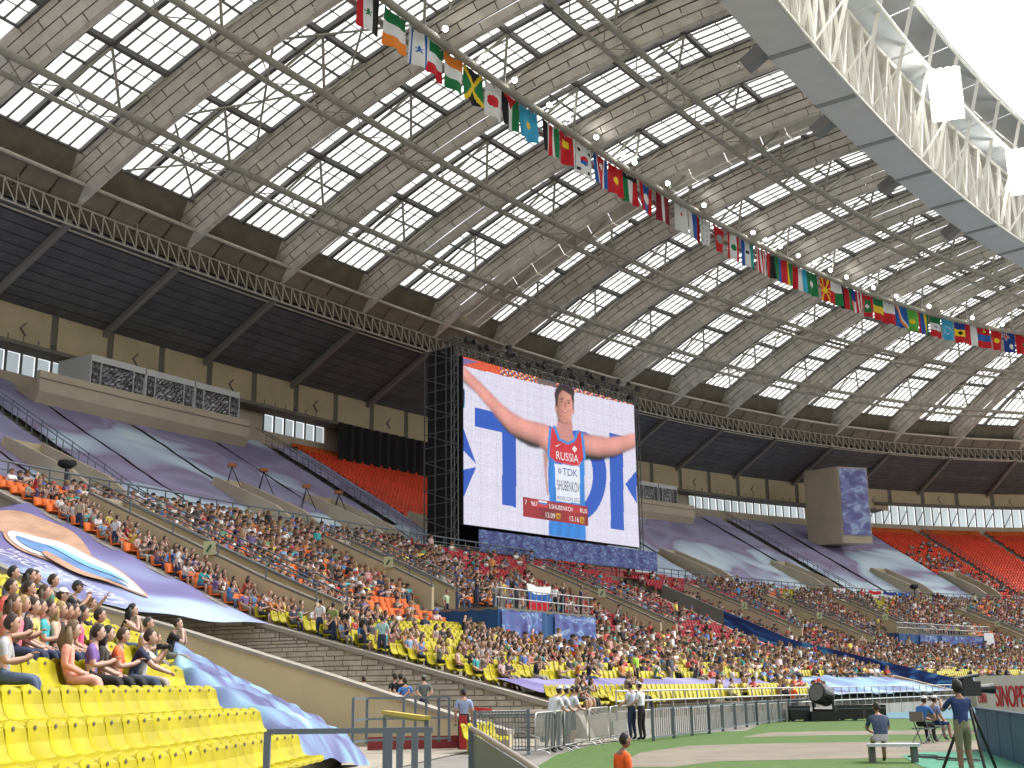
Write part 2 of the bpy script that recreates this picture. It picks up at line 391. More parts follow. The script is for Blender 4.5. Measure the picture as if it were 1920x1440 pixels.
# ---- fascia between catwalk and skylights
M_FASC = rnd_mat('fascia', [(.24, .21, .16), (.30, .26, .20)], .8, .8)
fas = empty('roof_fascia', C(5, -8, 37), kind='structure')
for k in np.arange(-3, 15, .25):
    if seen(C(k, -8, 37), 60):
        a, b = C(k + .01, -9.6, 0), C(k + .24, -9.6, 0)
        m = MB(); m.prism([a + Vector((0, 0, 36.3)), b + Vector((0, 0, 36.3)), b + Vector((0, 0, 38.5)) + inw(k) * 2.5, a + Vector((0, 0, 38.5)) + inw(k) * 2.5], -inw(k) * .1)
        m.build('panel', M_FASC, fas)
m = MB()
for k in np.arange(-4.5, 16, .5):        # opaque roof edge outside the skylights
    m.quad(C(k, -6.5, zs(-6.5) + .1), C(k + .5, -6.5, zs(-6.5) + .1), C(k + .5, -9.5, 37.6), C(k, -9.5, 37.6))
    m.quad(C(k, -9.5, 37.6), C(k + .5, -9.5, 37.6), C(k + .5, -22, 36), C(k, -22, 36))
m.build('roof_edge', M_FASC, fas)
# ---- dark boarded ceiling under the outer roof, with its raking beams
M_CEIL = rnd_mat('ceiling_board', [(.12, .122, .13), (.15, .152, .16), (.135, .137, .145)], .8, .7)
M_CEILG = mat('ceiling_gap', (.006, .006, .007), .9)
M_CBEAM = mat('ceiling_beam', (.26, .25, .23), .7, .1, 1)
ceil = empty('ceiling', C(5, -13, 33), kind='structure')
NB = 10
back = MB()
for k in np.arange(-4.5, 16, .5):
    back.quad(C(k, -8.7, 36.0), C(k + .5, -8.7, 36.0), C(k + .5, -17.8, 31.42), C(k, -17.8, 31.42))
back.build('backing', M_CEILG, ceil)
for k in range(-4, 17):
    for i in range(NB):
        a0 = -8.8 - i * .86; a1 = a0 - .74
        z0 = 35.85 + (a0 + 8.8) * .51; z1 = 35.85 + (a1 + 8.8) * .51
        if not (seen(C(k - .5, a0, z0), 250) or seen(C(k + .5, a0, z0), 250)): continue
        m = MB(); ka, kb = k - .56 + .02, k + .44 - .02
        pts = []
        ks_ = np.linspace(ka, kb, 4)
        for q in range(3):
            m.prism([C(ks_[q], a0, z0), C(ks_[q + 1], a0, z0), C(ks_[q + 1], a1, z1), C(ks_[q], a1, z1)], (0, 0, .06))
        m.build('board', M_CEIL, ceil)
    if seen(C(k + .44, -13, 33), 250):
        bar('raking_beam', C(k + .44, -8.4, 35.75), C(k + .44, -17.5, 31.1), .42, .5, M_CBEAM, ceil)
# ---- inner edge: grey soffit, white box truss, fascia
ir = empty('inner_ring_truss', C(4, 42.7, 43), 'white steel box truss with grey soffit along the open inner edge of the roof', 'truss')
KI = np.arange(-1.5, 12.1, .25)
def V3(k, d, z): return C(k, d, z)
for k in np.arange(-1.5, 10, .9):
    if not (seen(V3(k, 41, 43), 250) or seen(V3(k + .9, 41, 43), 250)): continue
    for q, (a, b) in enumerate(((k + .02, k + .88),)):
        m = MB(); m.prism([V3(a, 39.7, 42.95), V3(b, 39.7, 42.95), V3(b, 42.6, 43.0), V3(a, 42.6, 43.0)], (0, 0, .12)); m.build('soffit_panel', M_GREY, ir)
        m = MB(); m.prism([V3(a, 39.65, 42.97), V3(b, 39.65, 42.97), V3(b, 39.65, 49.6), V3(a, 39.65, 49.6)], inw(k) * .1); m.build('side_panel', M_GREY, ir)
    bar('joint_strip', V3(k, 39.6, 42.93), V3(k, 42.6, 42.97), .5, .1, M_DGREY, ir)
for (d, z, r) in ((42.74, 43.0, .11), (42.9, 49.2, .14), (44.9, 49.4, .12), (45.3, 53.4, .12)):
    m = MB(); m.tube([V3(k, d, z) for k in KI], r, 8); m.build('chord', M_WHITE, ir, True)
for k in np.arange(-1.5, 10, .9):
    if not (seen(V3(k, 43, 48), 300)): continue
    a, b = k + .02, k + .88
    m = MB(); m.prism([V3(a, 42.6, 49.5), V3(b, 42.6, 49.5), V3(b, 44.8, 49.7), V3(a, 44.8, 49.7)], (0, 0, .2)); m.build('walkway_deck', M_GREY, ir)
    m = MB(); m.prism([V3(a, 42.9, 53.2), V3(b, 42.9, 53.2), V3(b, 45.4, 53.5), V3(a, 45.4, 53.5)], (0, 0, .16)); m.build('top_sheet', mat('top_grey', (.30, .31, .31), .7), ir)
    bar('joint_strip', V3(k, 42.9, 53.17), V3(k, 45.3, 53.47), .12, .06, M_DGREY, ir)
for i, k in enumerate(np.arange(-1.5, 10, .3)):
    if not (seen(V3(k, 43, 48), 250)): continue
    bar('brace', V3(k, 42.74, 43.1), V3(k + .15, 42.95, 49.2), .24, .2, M_WHITE, ir)
    bar('brace', V3(k + .15, 42.95, 49.2), V3(k + .3, 42.74, 43.1), .24, .2, M_WHITE, ir)
    if i % 2: bar('tie', V3(k, 42.74, 43.0), V3(k + .15, 44.6, 46.4), .14, .14, M_WHITE, ir)
    if i % 2 == 0: bar('post', V3(k + .07, 42.8, 43.2), V3(k + .07 + .12, 45.25, 53.3), .34, .3, M_WHITE, ir)
    if i % 2: bar('back_panel', V3(k, 43.3, 51.8), V3(k + .3, 43.3, 51.8), .08, 1.6, M_PANEL, ir)
# ---- back of the inner truss and the lid over it
for k in np.arange(-1.5, 10, .3):
    if seen(V3(k, 43, 48), 200):
        m = MB(); m.prism([V3(k + .01, 40.3, 43.2), V3(k + .29, 40.3, 43.2), V3(k + .29, 40.3, 51.4), V3(k + .01, 40.3, 51.4)], inw(k) * .05); m.build('back_panel', M_PANEL, ir)
        m = MB(); m.prism([V3(k, 40.2, 51.6), V3(k + .295, 40.2, 51.6), V3(k + .295, 43.2, 52.6), V3(k, 43.2, 52.6)], (0, 0, .1)); m.build('lid_panel', M_PANEL, ir)
# ================================================================== GROUND AND STANDS
M_CONC = mat('concrete', (.30, .27, .215), .85, .16, .5, .3, coord='World')
M_CONCD = mat('concrete_dark', (.17, .155, .13), .85, .15, .6, coord='World')
M_BEIGE = mat('beige_plaster', (.54, .445, .275), .8, .10, .35, .1, coord='World')
M_BEIGE2 = mat('beige_panel', (.47, .395, .29), .75, .10, .3, coord='World')
M_BLK = mat('black_cloth', (.012, .012, .013), .9)
M_RAIL = mat('rail_steel', (.13, .16, .18), .5, metal=.2)
M_GALV = mat('bright_rail', (.42, .43, .42), .4, metal=.4)
M_RED = mat('red_paint', (.42, .03, .025), .5)
M_WINW = translucent_mat('window_glass', (.80, .90, .93))
M_WFRAME = mat('window_frame', (.16, .16, .15), .6)
gm = MB(); gm.quad((-600, -400, -.02), (800, -400, -.02), (800, 1000, -.02), (-600, 1000, -.02))
tag(gm.build('ground', mat('ground_asphalt', (.20, .19, .17), .9, .15, .8, coord='World')), kind='structure')
GAPS = [(-3.30, -2.55), (3.25, 3.75)]         # entrance trenches through the lower tier
def krange(a, b, step=.25):
    n = max(1, int(round((b - a) / step))); return np.linspace(a, b, n + 1)
def tier(name, ka, kb, d0, n, zf, floor):
    m = MB(); ks = krange(ka, kb)
    for i in range(n):
        a = d0 + i * .8; b = a + .8; z = zf(b); zn = zf(b + .8) if i < n - 1 else floor
        for q in range(len(ks) - 1):
            A, B = ks[q], ks[q + 1]
            m.quad(C(A, a, z), C(A, b, z), C(B, b, z), C(B, a, z))
            m.quad(C(A, b, z), C(A, b, zn), C(B, b, zn), C(B, b, z))
    return m
tag(tier('u', -6, 16, -17.2, 29, zup, 10.6).build('upper_terrace', M_CONC), kind='structure')
for a, b in ((GAPS[0][1], GAPS[1][0]), (GAPS[1][1], 16)):
    tag(tier('l', a, b, 11.6, 38, zlo, 0).build('lower_terrace', M_CONC), kind='structure')
KNE = -4.90                                     # where the near seating block ends before the trench
def near_t(k): return min(1, max(0, (-4.2 - k) / 1.3))
def dfront(k): return 41.2 + 2.4 * min(1, max(0, (-3.4 - k) / 2.8))      # the near stand's front edge drifts outward from the trench
def npitch(k): return .85 + .05 * near_t(k)
def nz(i, k=-3.4): return .15 + (.26 + .145 * near_t(k)) * i
def NC3(k, i, h=0.): return C(k, dfront(k) - npitch(k) * i, nz(i, k) + h)
def tier_near(ka, kb, drop):
    m = MB(); ks = krange(ka, kb, .15)
    for i in range(22):
        for q in range(len(ks) - 1):
            A, B = ks[q], ks[q + 1]; P = lambda k, j, z: C(k, dfront(k) + .45 - npitch(k) * j, max(0.004, z - drop)); Z = lambda k, i: nz(i, k) if i >= 0 else 0
            m.quad(P(A, i + 1, Z(A, i)), P(A, i, Z(A, i)), P(B, i, Z(B, i)), P(B, i + 1, Z(B, i))); m.quad(P(A, i, Z(A, i)), P(A, i, Z(A, i - 1)), P(B, i, Z(B, i - 1)), P(B, i, Z(B, i)))
    for i in range(22): m.quad(C(kb, dfront(kb) + .45 - npitch(kb) * i, nz(i, kb) - drop), C(kb, dfront(kb) + .45 - npitch(kb) * (i + 1), nz(i, kb) - drop), C(kb, dfront(kb) + .45 - npitch(kb) * (i + 1), -.1), C(kb, dfront(kb) + .45 - npitch(kb) * i, -.1))
    return m
tag(tier_near(KNE, GAPS[0][0], 1.5).build('near_terrace', M_CONC), kind='structure')
tag(tier_near(-9.5, KNE, 0).build('near_terrace', M_CONC), kind='structure')
m = MB()
for k in krange(-6, 16): m.quad(C(k, 6, 10.6), C(k, 11.6, 10.6), C(k + .25, 11.6, 10.6), C(k + .25, 6, 10.6))
for k in krange(-6, 16): m.quad(C(k, 11.6, 10.6), C(k, 11.6, 11.4), C(k + .25, 11.6, 11.4), C(k + .25, 11.6, 10.6))
tag(m.build('concourse', M_CONC), kind='structure')
# ---- back wall of the bowl: plinth, window strip, canopy, beige band with chevrons
bw = empty('back_wall', C(5, -17.4, 25), kind='structure')
m = MB()
for k in krange(-4, 16):
    m.prism([C(k, -17.35, 24.2), C(k + .25, -17.35, 24.2), C(k + .25, -17.35, 26.1), C(k, -17.35, 26.1)], -inw(k) * .3)
m.build('plinth', M_BEIGE2, bw)
for k in np.arange(-1.5, 15, .125):
    if not seen(C(k, -17.3, 27), 80): continue
    if not (k < .1 or 2.1 < k < 2.84 or 8.6 < k < 10.6 or k > 11.5):
        m = MB(); m.prism([C(k, -17.35, 26.1), C(k + .125, -17.35, 26.1), C(k + .125, -17.35, 27.9), C(k, -17.35, 27.9)], -inw(k) * .2); m.build('wall_infill', M_BEIGE2, bw); continue
    a, b = k + .012, k + .113
    m = MB(); m.poly([C(a, -17.5, 26.12), C(b, -17.5, 26.12), C(b, -17.5, 27.7 if k < 11.6 else 29.0), C(a, -17.5, 27.7 if k < 11.6 else 29.0)]); m.build('window_pane', M_WINW, bw)
    bar('mullion', C(k, -17.35, 26.1), C(k, -17.35, 29.1), .16, .16, M_WFRAME, bw)
    if k > 11.5 and int(round(k * 8)) % 2: bar('mullion', C(k, -17.25, 26.1), C(k + .125, -17.25, 28.6), .1, .1, M_WFRAME, bw)
m = MB()
for k in krange(-4, 16):
    zt = 27.7 if k < 11.6 else 29.0
    m.prism([C(k, -17.3, zt), C(k + .25, -17.3, zt), C(k + .25, -15.6 if k < 11.6 else -16.6, zt + .15), C(k, -15.6 if k < 11.6 else -16.6, zt + .15)], (0, 0, .3))
m.build('canopy', M_CONCD, bw)
for k in np.arange(-1.5, 15.5, .5):
    if not seen(C(k, -17.3, 30), 80): continue
    z0 = 28.2 if k < 11.6 else 29.45
    m = MB(); m.prism([C(k + .03, -17.3, z0), C(k + .47, -17.3, z0), C(k + .47, -17.3, 31.6), C(k + .03, -17.3, 31.6)], -inw(k) * .2); m.build('wall_panel', M_BEIGE, bw)
    m = MB(); m.prism([C(k - .03, -17.4, z0), C(k + .03, -17.4, z0), C(k + .03, -17.4, 31.6), C(k - .03, -17.4, 31.6)], -inw(k) * .2); m.build('pilaster', M_CONCD, bw)
    if abs((k % 1) - .5) < .01:
        c = C(k + .25, -17.24, (z0 + 31.3) / 2); t = tang(k) * .4
        bar('chevron', c - t, c + t * .3 + Vector((0, 0, .55)), .08, .14, M_CONCD, bw, inw(k)); bar('chevron', c - t, c + t * .3 - Vector((0, 0, .55)), .08, .14, M_CONCD, bw, inw(k))
# ---- press boxes on balconies
def press_box(ka, kb, boxes, label, lbl_box):
    r = empty('press_balcony', C((ka + kb) / 2, -14, 22.5), label, 'balcony')
    ks = krange(ka, kb, .2)
    prof = [(-17.2, 22.2), (-13.2, 22.2), (-12.4, 23.7), (-12.4, 25.3), (-12.75, 25.3), (-12.75, 24.3), (-17.2, 24.3)]
    m = MB()
    for a, b in zip(ks[:-1], ks[1:]):
        for (d0, z0), (d1, z1) in zip(prof[:-1], prof[1:]): m.quad(C(a, d0, z0), C(b, d0, z0), C(b, d1, z1), C(a, d1, z1))
    for kk in (ka, kb): m.poly([C(kk, d, z) for d, z in prof])
    m.build('balcony_body', M_BEIGE2, r)
    m = MB()
    for a, b in zip(ks[:-1], ks[1:]): m.bar(C(a, -12.38, 24.7), C(b, -12.38, 24.7), .05, .07)
    m.build('trim_line', M_CONCD, r)
    m = MB()
    for a, b in zip(ks[:-1], ks[1:]): m.prism([C(a, -14.4, 20), C(b, -14.4, 20), C(b, -14.4, 22.3), C(a, -14.4, 22.3)], -inw(a) * .3)
    m.build('under_wall', M_BEIGE, r)
    mw = mat('booth_white', (.55, .55, .53), .6); mg = mat('booth_glass', (.02, .02, .022), .12, spec=.8)
    for i, (a, b) in enumerate(boxes):
        bo = empty('commentary_booth', C((a + b) / 2, -14, 25.3), lbl_box[i], 'booth', 'commentary booths on the balcony')
        for kk in (a, b): m = MB(); m.prism([C(kk, -16.5, 25.3), C(kk, -12.6, 25.3), C(kk, -12.6, 27.5), C(kk, -16.5, 27.5)], tang(kk) * (.12 if kk == a else -.12)); m.build('side_wall', mw, bo)
        m = MB(); m.prism([C(a, -16.5, 27.5), C(b, -16.5, 27.5), C(b, -12.5, 27.5), C(a, -12.5, 27.5)], (0, 0, .12)); m.build('roof', mw, bo)
        m = MB(); m.prism([C(a, -12.5, 27.1), C(b, -12.5, 27.1), C(b, -12.5, 27.5), C(a, -12.5, 27.5)], inw(a) * -.08); m.build('front_fascia', mw, bo)
        w = (b - a) * 10
        for q in range(4):
            t0 = a + (b - a) * (0, .18, .78, 1)[q]
            bar('window_post', C(t0, -12.52, 25.3), C(t0, -12.52, 27.1), .09, .09, mw, bo)
            if q < 3:
                t1 = a + (b - a) * (0, .18, .78, 1)[q + 1]
                g = MB(); n = 14; rows = 10
                P = [[C(t0 + (t1 - t0) * (x / n), -12.6 + .10 * math.sin(x * 2.1 + y * 1.3 + i) * math.sin(y * .9 + x), 25.35 + 1.75 * y / rows) for x in range(n + 1)] for y in range(rows + 1)]
                for y in range(rows):
                    for x in range(n): g.quad(P[y][x], P[y][x + 1], P[y + 1][x + 1], P[y + 1][x])
                g.build('foil_window', mat('crumpled_foil', (.16, .16, .17), .18, metal=.75, spec=.8), bo)
    return r
press_box(-.42, 1.55, [(0., .49), (.5, .97), (.98, 1.44)], 'long beige concrete press balcony on the upper left wall', ['white commentary booth with crumpled foil windows at the left end of the balcony', 'middle white commentary booth with crumpled foil windows on the balcony', 'right white commentary booth of the balcony with foil hanging off its window'])
press_box(7.25, 8.25, [(7.3, 7.62), (7.64, 7.96)], 'short beige press balcony right of the video screen', ['open white commentary booth next to the screen edge', 'open white commentary booth on the right end of the short balcony'])
# ---- tall banner pier (its banner is kept plain but for swirls)
pl, pr = aty(1581, 1022, 172), aty(1637, 1022, 173.5)
pr.z = pl.z = 21.0
pier = empty('banner_pier', (pl + pr) / 2, 'tall beige pier with a blue banner standing at the back of the upper stand', 'pier')
tb = (pr - pl).normalized(); nb = Vector((tb.y, -tb.x, 0))
inb = Vector((-.72, .69, 0)) * 5.5
m = MB(); m.prism([pl, pr, pr + Vector((0, 0, 10.9)), pl + Vector((0, 0, 10.9))], inb); m.build('pier_body', M_BEIGE2, pier)
# ---- vomitories of the upper stand (wedges)
def wedge(k, w, lab, dz=0):
    r = empty('stair_entrance', C(k, 4, zup(4)), lab, 'entrance', 'beige stair entrances of the upper stand')
    for s in (-1, 1):
        kk = k + s * w / 2; t = tang(k) * (.25 * -s)
        prof = [(6.2, 10.6), (6.2, 13.4), (4.6, 14.5), (-1.6, 17.2), (-2.2, zup(-2.2) - .2), (2, zup(2) - .3)]
        m = MB(); m.prism([C(kk, d, z) for d, z in prof], t); m.build('side_wall', M_BEIGE2, r)
    m = MB(); m.prism([C(k - w / 2, -1.8, 15.6), C(k + w / 2, -1.8, 15.6), C(k + w / 2, -1.8, 17.1), C(k - w / 2, -1.8, 17.1)], inw(k) * .2); m.build('rear_wall', M_BEIGE, r)
    for s in (-1, 1): bar('gate_post', C(k + s * w * .56, 6.6, 10.6), C(k + s * w * .56, 6.6, 13.3), .3, .3, M_RED, r)
    return r
VOM_U = [-1.25, .42, 1.35, 2.55, 4.6, 6.5, 8.55, 10.4, 11.65, 13.4]
lab_u = ['first beige stair entrance from the left in the upper stand', 'beige stair entrance below the camera tripods of the upper stand', 'beige stair entrance with handrails left of the red seats', 'beige stair entrance at the lower left corner of the video screen', 'beige stair entrance under the screen banner', 'beige stair entrance right below the screen corner', 'beige stair entrance below the purple cover in the right half', 'beige stair entrance straight below the banner pier', 'beige stair entrance at the left foot of the right red seats', 'beige stair entrance at the far right of the upper stand']
for k, l in zip(VOM_U, lab_u):
    wedge(k, .28, l)
# ---- vomitories and walls of the lower stand
def lower_entrance(k, d0, d1, w, lab):
    r = empty('tier_entrance', C(k, d1, zlo(d1)), lab, 'entrance', 'entrances with low beige walls in the lower stand')
    for s in (-1, 1):
        kk = k + s * w / 2; t = tang(k) * (-.22 * s)
        m = MB(); m.prism([C(kk, d0, zlo(d0) + .3), C(kk, d0, zlo(d0) + 1.25), C(kk, d1 - 2.5, zlo(d1 - 2.5) + 1.3), C(kk, d1, zlo(d1) + 1.25), C(kk, d1, zlo(d1) - .1)], t); m.build('parapet', M_BEIGE, r)
        m = MB(); m.prism([C(kk, d0, zlo(d0) + 1.26), C(kk, d0, zlo(d0) + 1.36), C(kk, d1 - 2.5, zlo(d1 - 2.5) + 1.41), C(kk, d1, zlo(d1) + 1.36), C(kk, d1, zlo(d1) + 1.26), C(kk, d1 - 2.5, zlo(d1 - 2.5) + 1.31)], t * 1.6); m.build('coping', M_CONCD, r)
        for q in range(6):
            d = d0 + (d1 - d0) * q / 5; bar('rail_post', C(kk, d, zlo(d) + 1.3), C(kk, d, zlo(d) + 2.0), .06, .06, M_RAIL, r)
        for h in (1.7, 2.0): rod('handrail', C(kk, d0, zlo(d0) + h), C(kk, d1, zlo(d1) + h), .035, M_RAIL, r)
    m = MB(); m.prism([C(k - w / 2, d0 + .1, zlo(d0)), C(k + w / 2, d0 + .1, zlo(d0)), C(k + w / 2, d0 + .1, zlo(d0) + 1.2), C(k - w / 2, d0 + .1, zlo(d0) + 1.2)], -inw(k) * .2); m.build('end_wall', M_BEIGE2, r)
    return r
VOM_L = [(-2.08, 15.5, 29, .26), (-.42, 16.5, 24.2, .26), (1.85, 16, 27, .26), (4.3, 16, 26, .28), (5.6, 17, 27, .28), (7.2, 16, 26, .28), (9.6, 17, 26, .28), (11.6, 17, 25, .28)]
for (k, a, b, w), l in zip(VOM_L, ['low walled entrance just behind the stone trench wall', 'walled entrance beside the left blue camera platform', 'walled entrance between the camera platform and the dark red seats', 'walled entrance cutting through the dark red seats', 'walled entrance above the blue trench banner', 'walled entrance left of the far camera platform', 'walled entrance right of the far camera platform', 'farthest walled entrance at the right edge']):
    lower_entrance(k, a, b, w, l)
    c = C(k - w / 2 - .02, (a + b) / 2 + 1, zlo((a + b) / 2 + 1) + 1.55)
    s = empty('sector_sign', c, 'small pale sign plate on the parapet of the ' + {0: 'leftmost low entrance', 1: 'entrance beside the left platform', 2: 'entrance by the dark red seats', 3: 'entrance inside the dark red seats'}.get([x[0] for x in VOM_L].index(k), ('entrance above the blue trench banner', 'entrance left of the far platform', 'entrance right of the far platform', 'farthest entrance')[[x[0] for x in VOM_L].index(k) - 4]), 'sign', 'sector signs on the lower stand')
    t = Vector((.75, -.25, 0)).normalized()
    boxo('sign_plate', (-.26, -.04, -.3), (.26, .04, .3), mat('sign_yellow', (.5, .5, .28), .5), s, math.atan2(.0, 1), c)
    bar('arrow', c + Vector((-.1, -.06, -.16)), c + Vector((.08, -.06, .14)), .03, .09, mat('sign_green', (.02, .12, .05), .5), s)
# ---- trench 1: stone wall, floor, near parapet
M_STONE = rnd_mat('stone_slab', [(.44, .40, .32), (.54, .49, .40), (.49, .44, .36), (.47, .43, .36)], .85, 2.5)
kS = GAPS[0][1]
def ztop(d): return zlo(d) + .04
sw = empty('stone_wall', C(kS, 30, 0), 'stone clad far wall of the entrance trench, sloping down to the field', 'wall')
m = MB()
dd = np.arange(13, 42.6, 1.)
m.prism([C(kS, d, ztop(d)) for d in dd] + [C(kS, 42.5, -.1), C(kS, 13, -.1)], tang(kS) * .5); m.build('wall_core', mat('mortar', (.36, .33, .265), .9, .12, 1.5, coord='World'), sw)
m = MB()
for a, b in zip(dd[:-1], dd[1:]):
    A, B = C(kS, a, ztop(a)), C(kS, b, ztop(b)); t = tang(kS)
    m.prism([A - t * .2, B - t * .2, B + t * .6, A + t * .6], (0, 0, .16))
m.build('coping', mat('coping_stone', (.30, .275, .23), .8, .12, 2, coord='World'), sw)
stones_far = MB(); n = 0; t = -tang(kS)
z = 0.02; row = 0
while z < 9:
    h = random.choice((.13, .17, .21)); d = 18 + random.random()
    while d < 42.3:
        L = random.uniform(.35, 1.25)
        while L > .22 and z + h > ztop(d + L) - .02: L -= .1
        if z + h < ztop(d + L) - .02 and d + L < 42.4 and seen(C(kS, d, z), 20):
            A = C(kS, d + .02, z + h / 2) + t * .03; B = C(kS, d + L - .02, z + h / 2) + t * .03; th = random.uniform(.05, .12)
            if n < 300 and z > .35 and d > 27: bar('stone', A, B, th, h - .035, M_STONE, sw); n += 1
            else: stones_far.bar(A, B, th, h - .035)
        d += L
    z += h; row += 1
tag(stones_far.build('stones', M_STONE, sw), kind='stuff')
tf = MB()
for d in np.arange(12, 44, 1.): tf.quad(C(GAPS[0][0], d, .004), C(GAPS[0][0], d + 1, .004), C(kS, d + 1, .004), C(kS, d, .004))
tag(tf.build('trench_floor', M_CONC), kind='structure')
kN = GAPS[0][0]
npp = empty('near_parapet', C(kN, 36, 0), 'plain beige parapet wall on the near side of the entrance trench', 'wall')
m = MB(); dd = np.arange(13, 42.1, 1.)
def zpar(d): return float(np.interp(d, [13, 25.25, 29.1, 36.05, 40.3, 42], [9.5, 4.85, 3.9, 2.0, .78, .35]))
m.prism([C(kN, d, zpar(d)) for d in dd] + [C(kN, 42, -.1), C(kN, 13, -.1)], tang(kN) * -.35); m.build('wall_body', M_BEIGE, npp)
m = MB()
for a, b in zip(dd[:-1], dd[1:]):
    A, B = C(kN, a, zpar(a)), C(kN, b, zpar(b)); t2 = tang(kN)
    m.prism([A - t2 * .45, B - t2 * .45, B + t2 * .1, A + t2 * .1], (0, 0, .12))
m.build('coping', MATS['coping_stone'], npp)
# ---- trench 2
k2a, k2b = GAPS[1]
w2 = empty('trench_parapet', C(k2a, 32, 0), 'long beige parapet sloping beside the blue banner in the right half', 'wall')
dd = np.arange(16, 44.1, 1.)
for a, b in zip(dd[:-1:2], list(dd[2::2])):
    m = MB(); m.prism([C(k2a, a + .02, zlo(a) - 1), C(k2a, b - .02, zlo(b) - 1), C(k2a, b - .02, zlo(b) + .5), C(k2a, a + .02, zlo(a) + .5)], tang(k2a) * .4); m.build('wall_panel', M_BEIGE2, w2)
w3 = empty('trench_wall', C(k2b, 32, 0), 'far wall of the right entrance trench hung with a deep blue banner', 'wall')
m = MB(); m.prism([C(k2b, d, zlo(d) + .95) for d in dd] + [C(k2b, 44, -.1), C(k2b, 16, -.1)], tang(k2b) * .4); m.build('wall_core', M_CONCD, w3)
# ---- railing along the top of the lower tier
ra = empty('concourse_railing', C(4, 11.7, 11.5), 'long grey blue railing along the walkway between lower and upper stands', 'railing')
ksr = np.arange(-2.9, 14, .25)
for h in (.35, .75, 1.15): m = MB(); m.tube([C(k, 11.75, 11.5 + h) for k in ksr], .035 if h < 1 else .05, 6); m.build('rail', M_RAIL, ra, True)
for k in np.arange(-2.9, 13.8, .13):
    if seen(C(k, 11.7, 12), 20): bar('post', C(k, 11.75, 11.4), C(k, 11.75, 12.65), .07, .07, M_RAIL, ra)
# ---- black curtain and box behind the red seats
bc = empty('black_curtain', C(3.6, -14, 25), 'black curtain hung under the ceiling behind the video screen', 'curtain')
m = MB(); n = 60
for i in range(n):
    a, b = 2.85 + 2.3 * i / n, 2.85 + 2.3 * (i + 1) / n
    m.quad(C(a, -15.2 + .25 * math.sin(i * 1.9), 23.2), C(b, -15.2 + .25 * math.sin(i * 1.9 + 1.9), 23.2), C(b, -15.2 + .2 * math.sin(i * 1.9 + 1.9), 28.0), C(a, -15.2 + .2 * math.sin(i * 1.9), 28.0))
m.build('cloth', M_BLK, bc)

# ================================================================== PRINTED COVERS OVER THE SEATS
def swirl_mat(name, stops, scale, seed=0., dist=2.2, grad=0., gl=(0, 1), white=.5):
    m = bpy.data.materials.new(name); m.use_nodes = True; nt = m.node_tree; b = nt.nodes['Principled BSDF']; b.inputs['Roughness'].default_value = .55; b.inputs['Specular IOR Level'].default_value = .3
    uv = nt.nodes.new('ShaderNodeUVMap'); mp = nt.nodes.new('ShaderNodeMapping'); mp.inputs['Location'].default_value = (seed, seed * .7, seed * .3); mp.inputs['Scale'].default_value = (scale, scale * 1.5, 1)
    nt.links.new(uv.outputs[0], mp.inputs[0])
    n1 = nt.nodes.new('ShaderNodeTexNoise'); n1.inputs['Scale'].default_value = 1.0; n1.inputs['Detail'].default_value = 1.2; n1.inputs['Distortion'].default_value = dist
    nt.links.new(mp.outputs[0], n1.inputs['Vector'])
    v = nt.nodes.new('ShaderNodeTexVoronoi'); v.feature = 'SMOOTH_F1'; v.inputs['Scale'].default_value = .9; v.inputs['Smoothness'].default_value = .6
    nz = nt.nodes.new('ShaderNodeVectorMath'); nz.operation = 'MULTIPLY_ADD'; nz.inputs[1].default_value = (1.1, 1.1, 0)
    nt.links.new(n1.outputs['Color'], nz.inputs[0]); nt.links.new(mp.outputs[0], nz.inputs[2]); nt.links.new(nz.outputs[0], v.inputs['Vector'])
    w = nt.nodes.new('ShaderNodeMath'); w.operation = 'MULTIPLY'; w.inputs[1].default_value = 9.0; nt.links.new(v.outputs['Distance'], w.inputs[0])
    sn = nt.nodes.new('ShaderNodeMath'); sn.operation = 'SINE'; nt.links.new(w.outputs[0], sn.inputs[0])
    ma = nt.nodes.new('ShaderNodeMath'); ma.operation = 'MULTIPLY_ADD'; ma.inputs[1].default_value = .13; nt.links.new(sn.outputs[0], ma.inputs[0]); nt.links.new(n1.outputs['Fac'], ma.inputs[2])
    sep = nt.nodes.new('ShaderNodeSeparateXYZ'); nt.links.new(uv.outputs[0], sep.inputs[0])
    mr = nt.nodes.new('ShaderNodeMapRange'); mr.inputs[1].default_value = gl[0]; mr.inputs[2].default_value = gl[1]; mr.inputs[3].default_value = -grad; mr.inputs[4].default_value = grad; mr.clamp = True
    nt.links.new(sep.outputs['Y'], mr.inputs[0])
    ad = nt.nodes.new('ShaderNodeMath'); ad.operation = 'ADD'; nt.links.new(ma.outputs[0], ad.inputs[0]); nt.links.new(mr.outputs[0], ad.inputs[1])
    r = nt.nodes.new('ShaderNodeValToRGB'); e = r.color_ramp.elements
    while len(e) < len(stops): e.new(.5)
    for i, (p, c) in enumerate(stops): e[i].position = p; e[i].color = (*c, 1)
    nt.links.new(ad.outputs[0], r.inputs[0]); nt.links.new(r.outputs[0], b.inputs['Base Color'])
    MATS[name] = m; return m
PUR = [(.16, (.21, .19, .31)), (.30, (.31, .30, .45)), (.40, (.26, .20, .32)), (.47, (.38, .42, .56)), (.58, (.50, .61, .71)), (.80, (.66, .76, .81))]
M_COVU = swirl_mat('purple_print', PUR, .075, 3.1, 1.6, .20, (-15, 8))
BLU = [(.25, (.07, .07, .19)), (.40, (.14, .16, .32)), (.52, (.16, .25, .41)), (.66, (.23, .40, .52)), (.82, (.42, .55, .61))]
M_COVL = swirl_mat('light_blue_print', BLU, .16, 9.4, 1.4, .12, (28, 42))
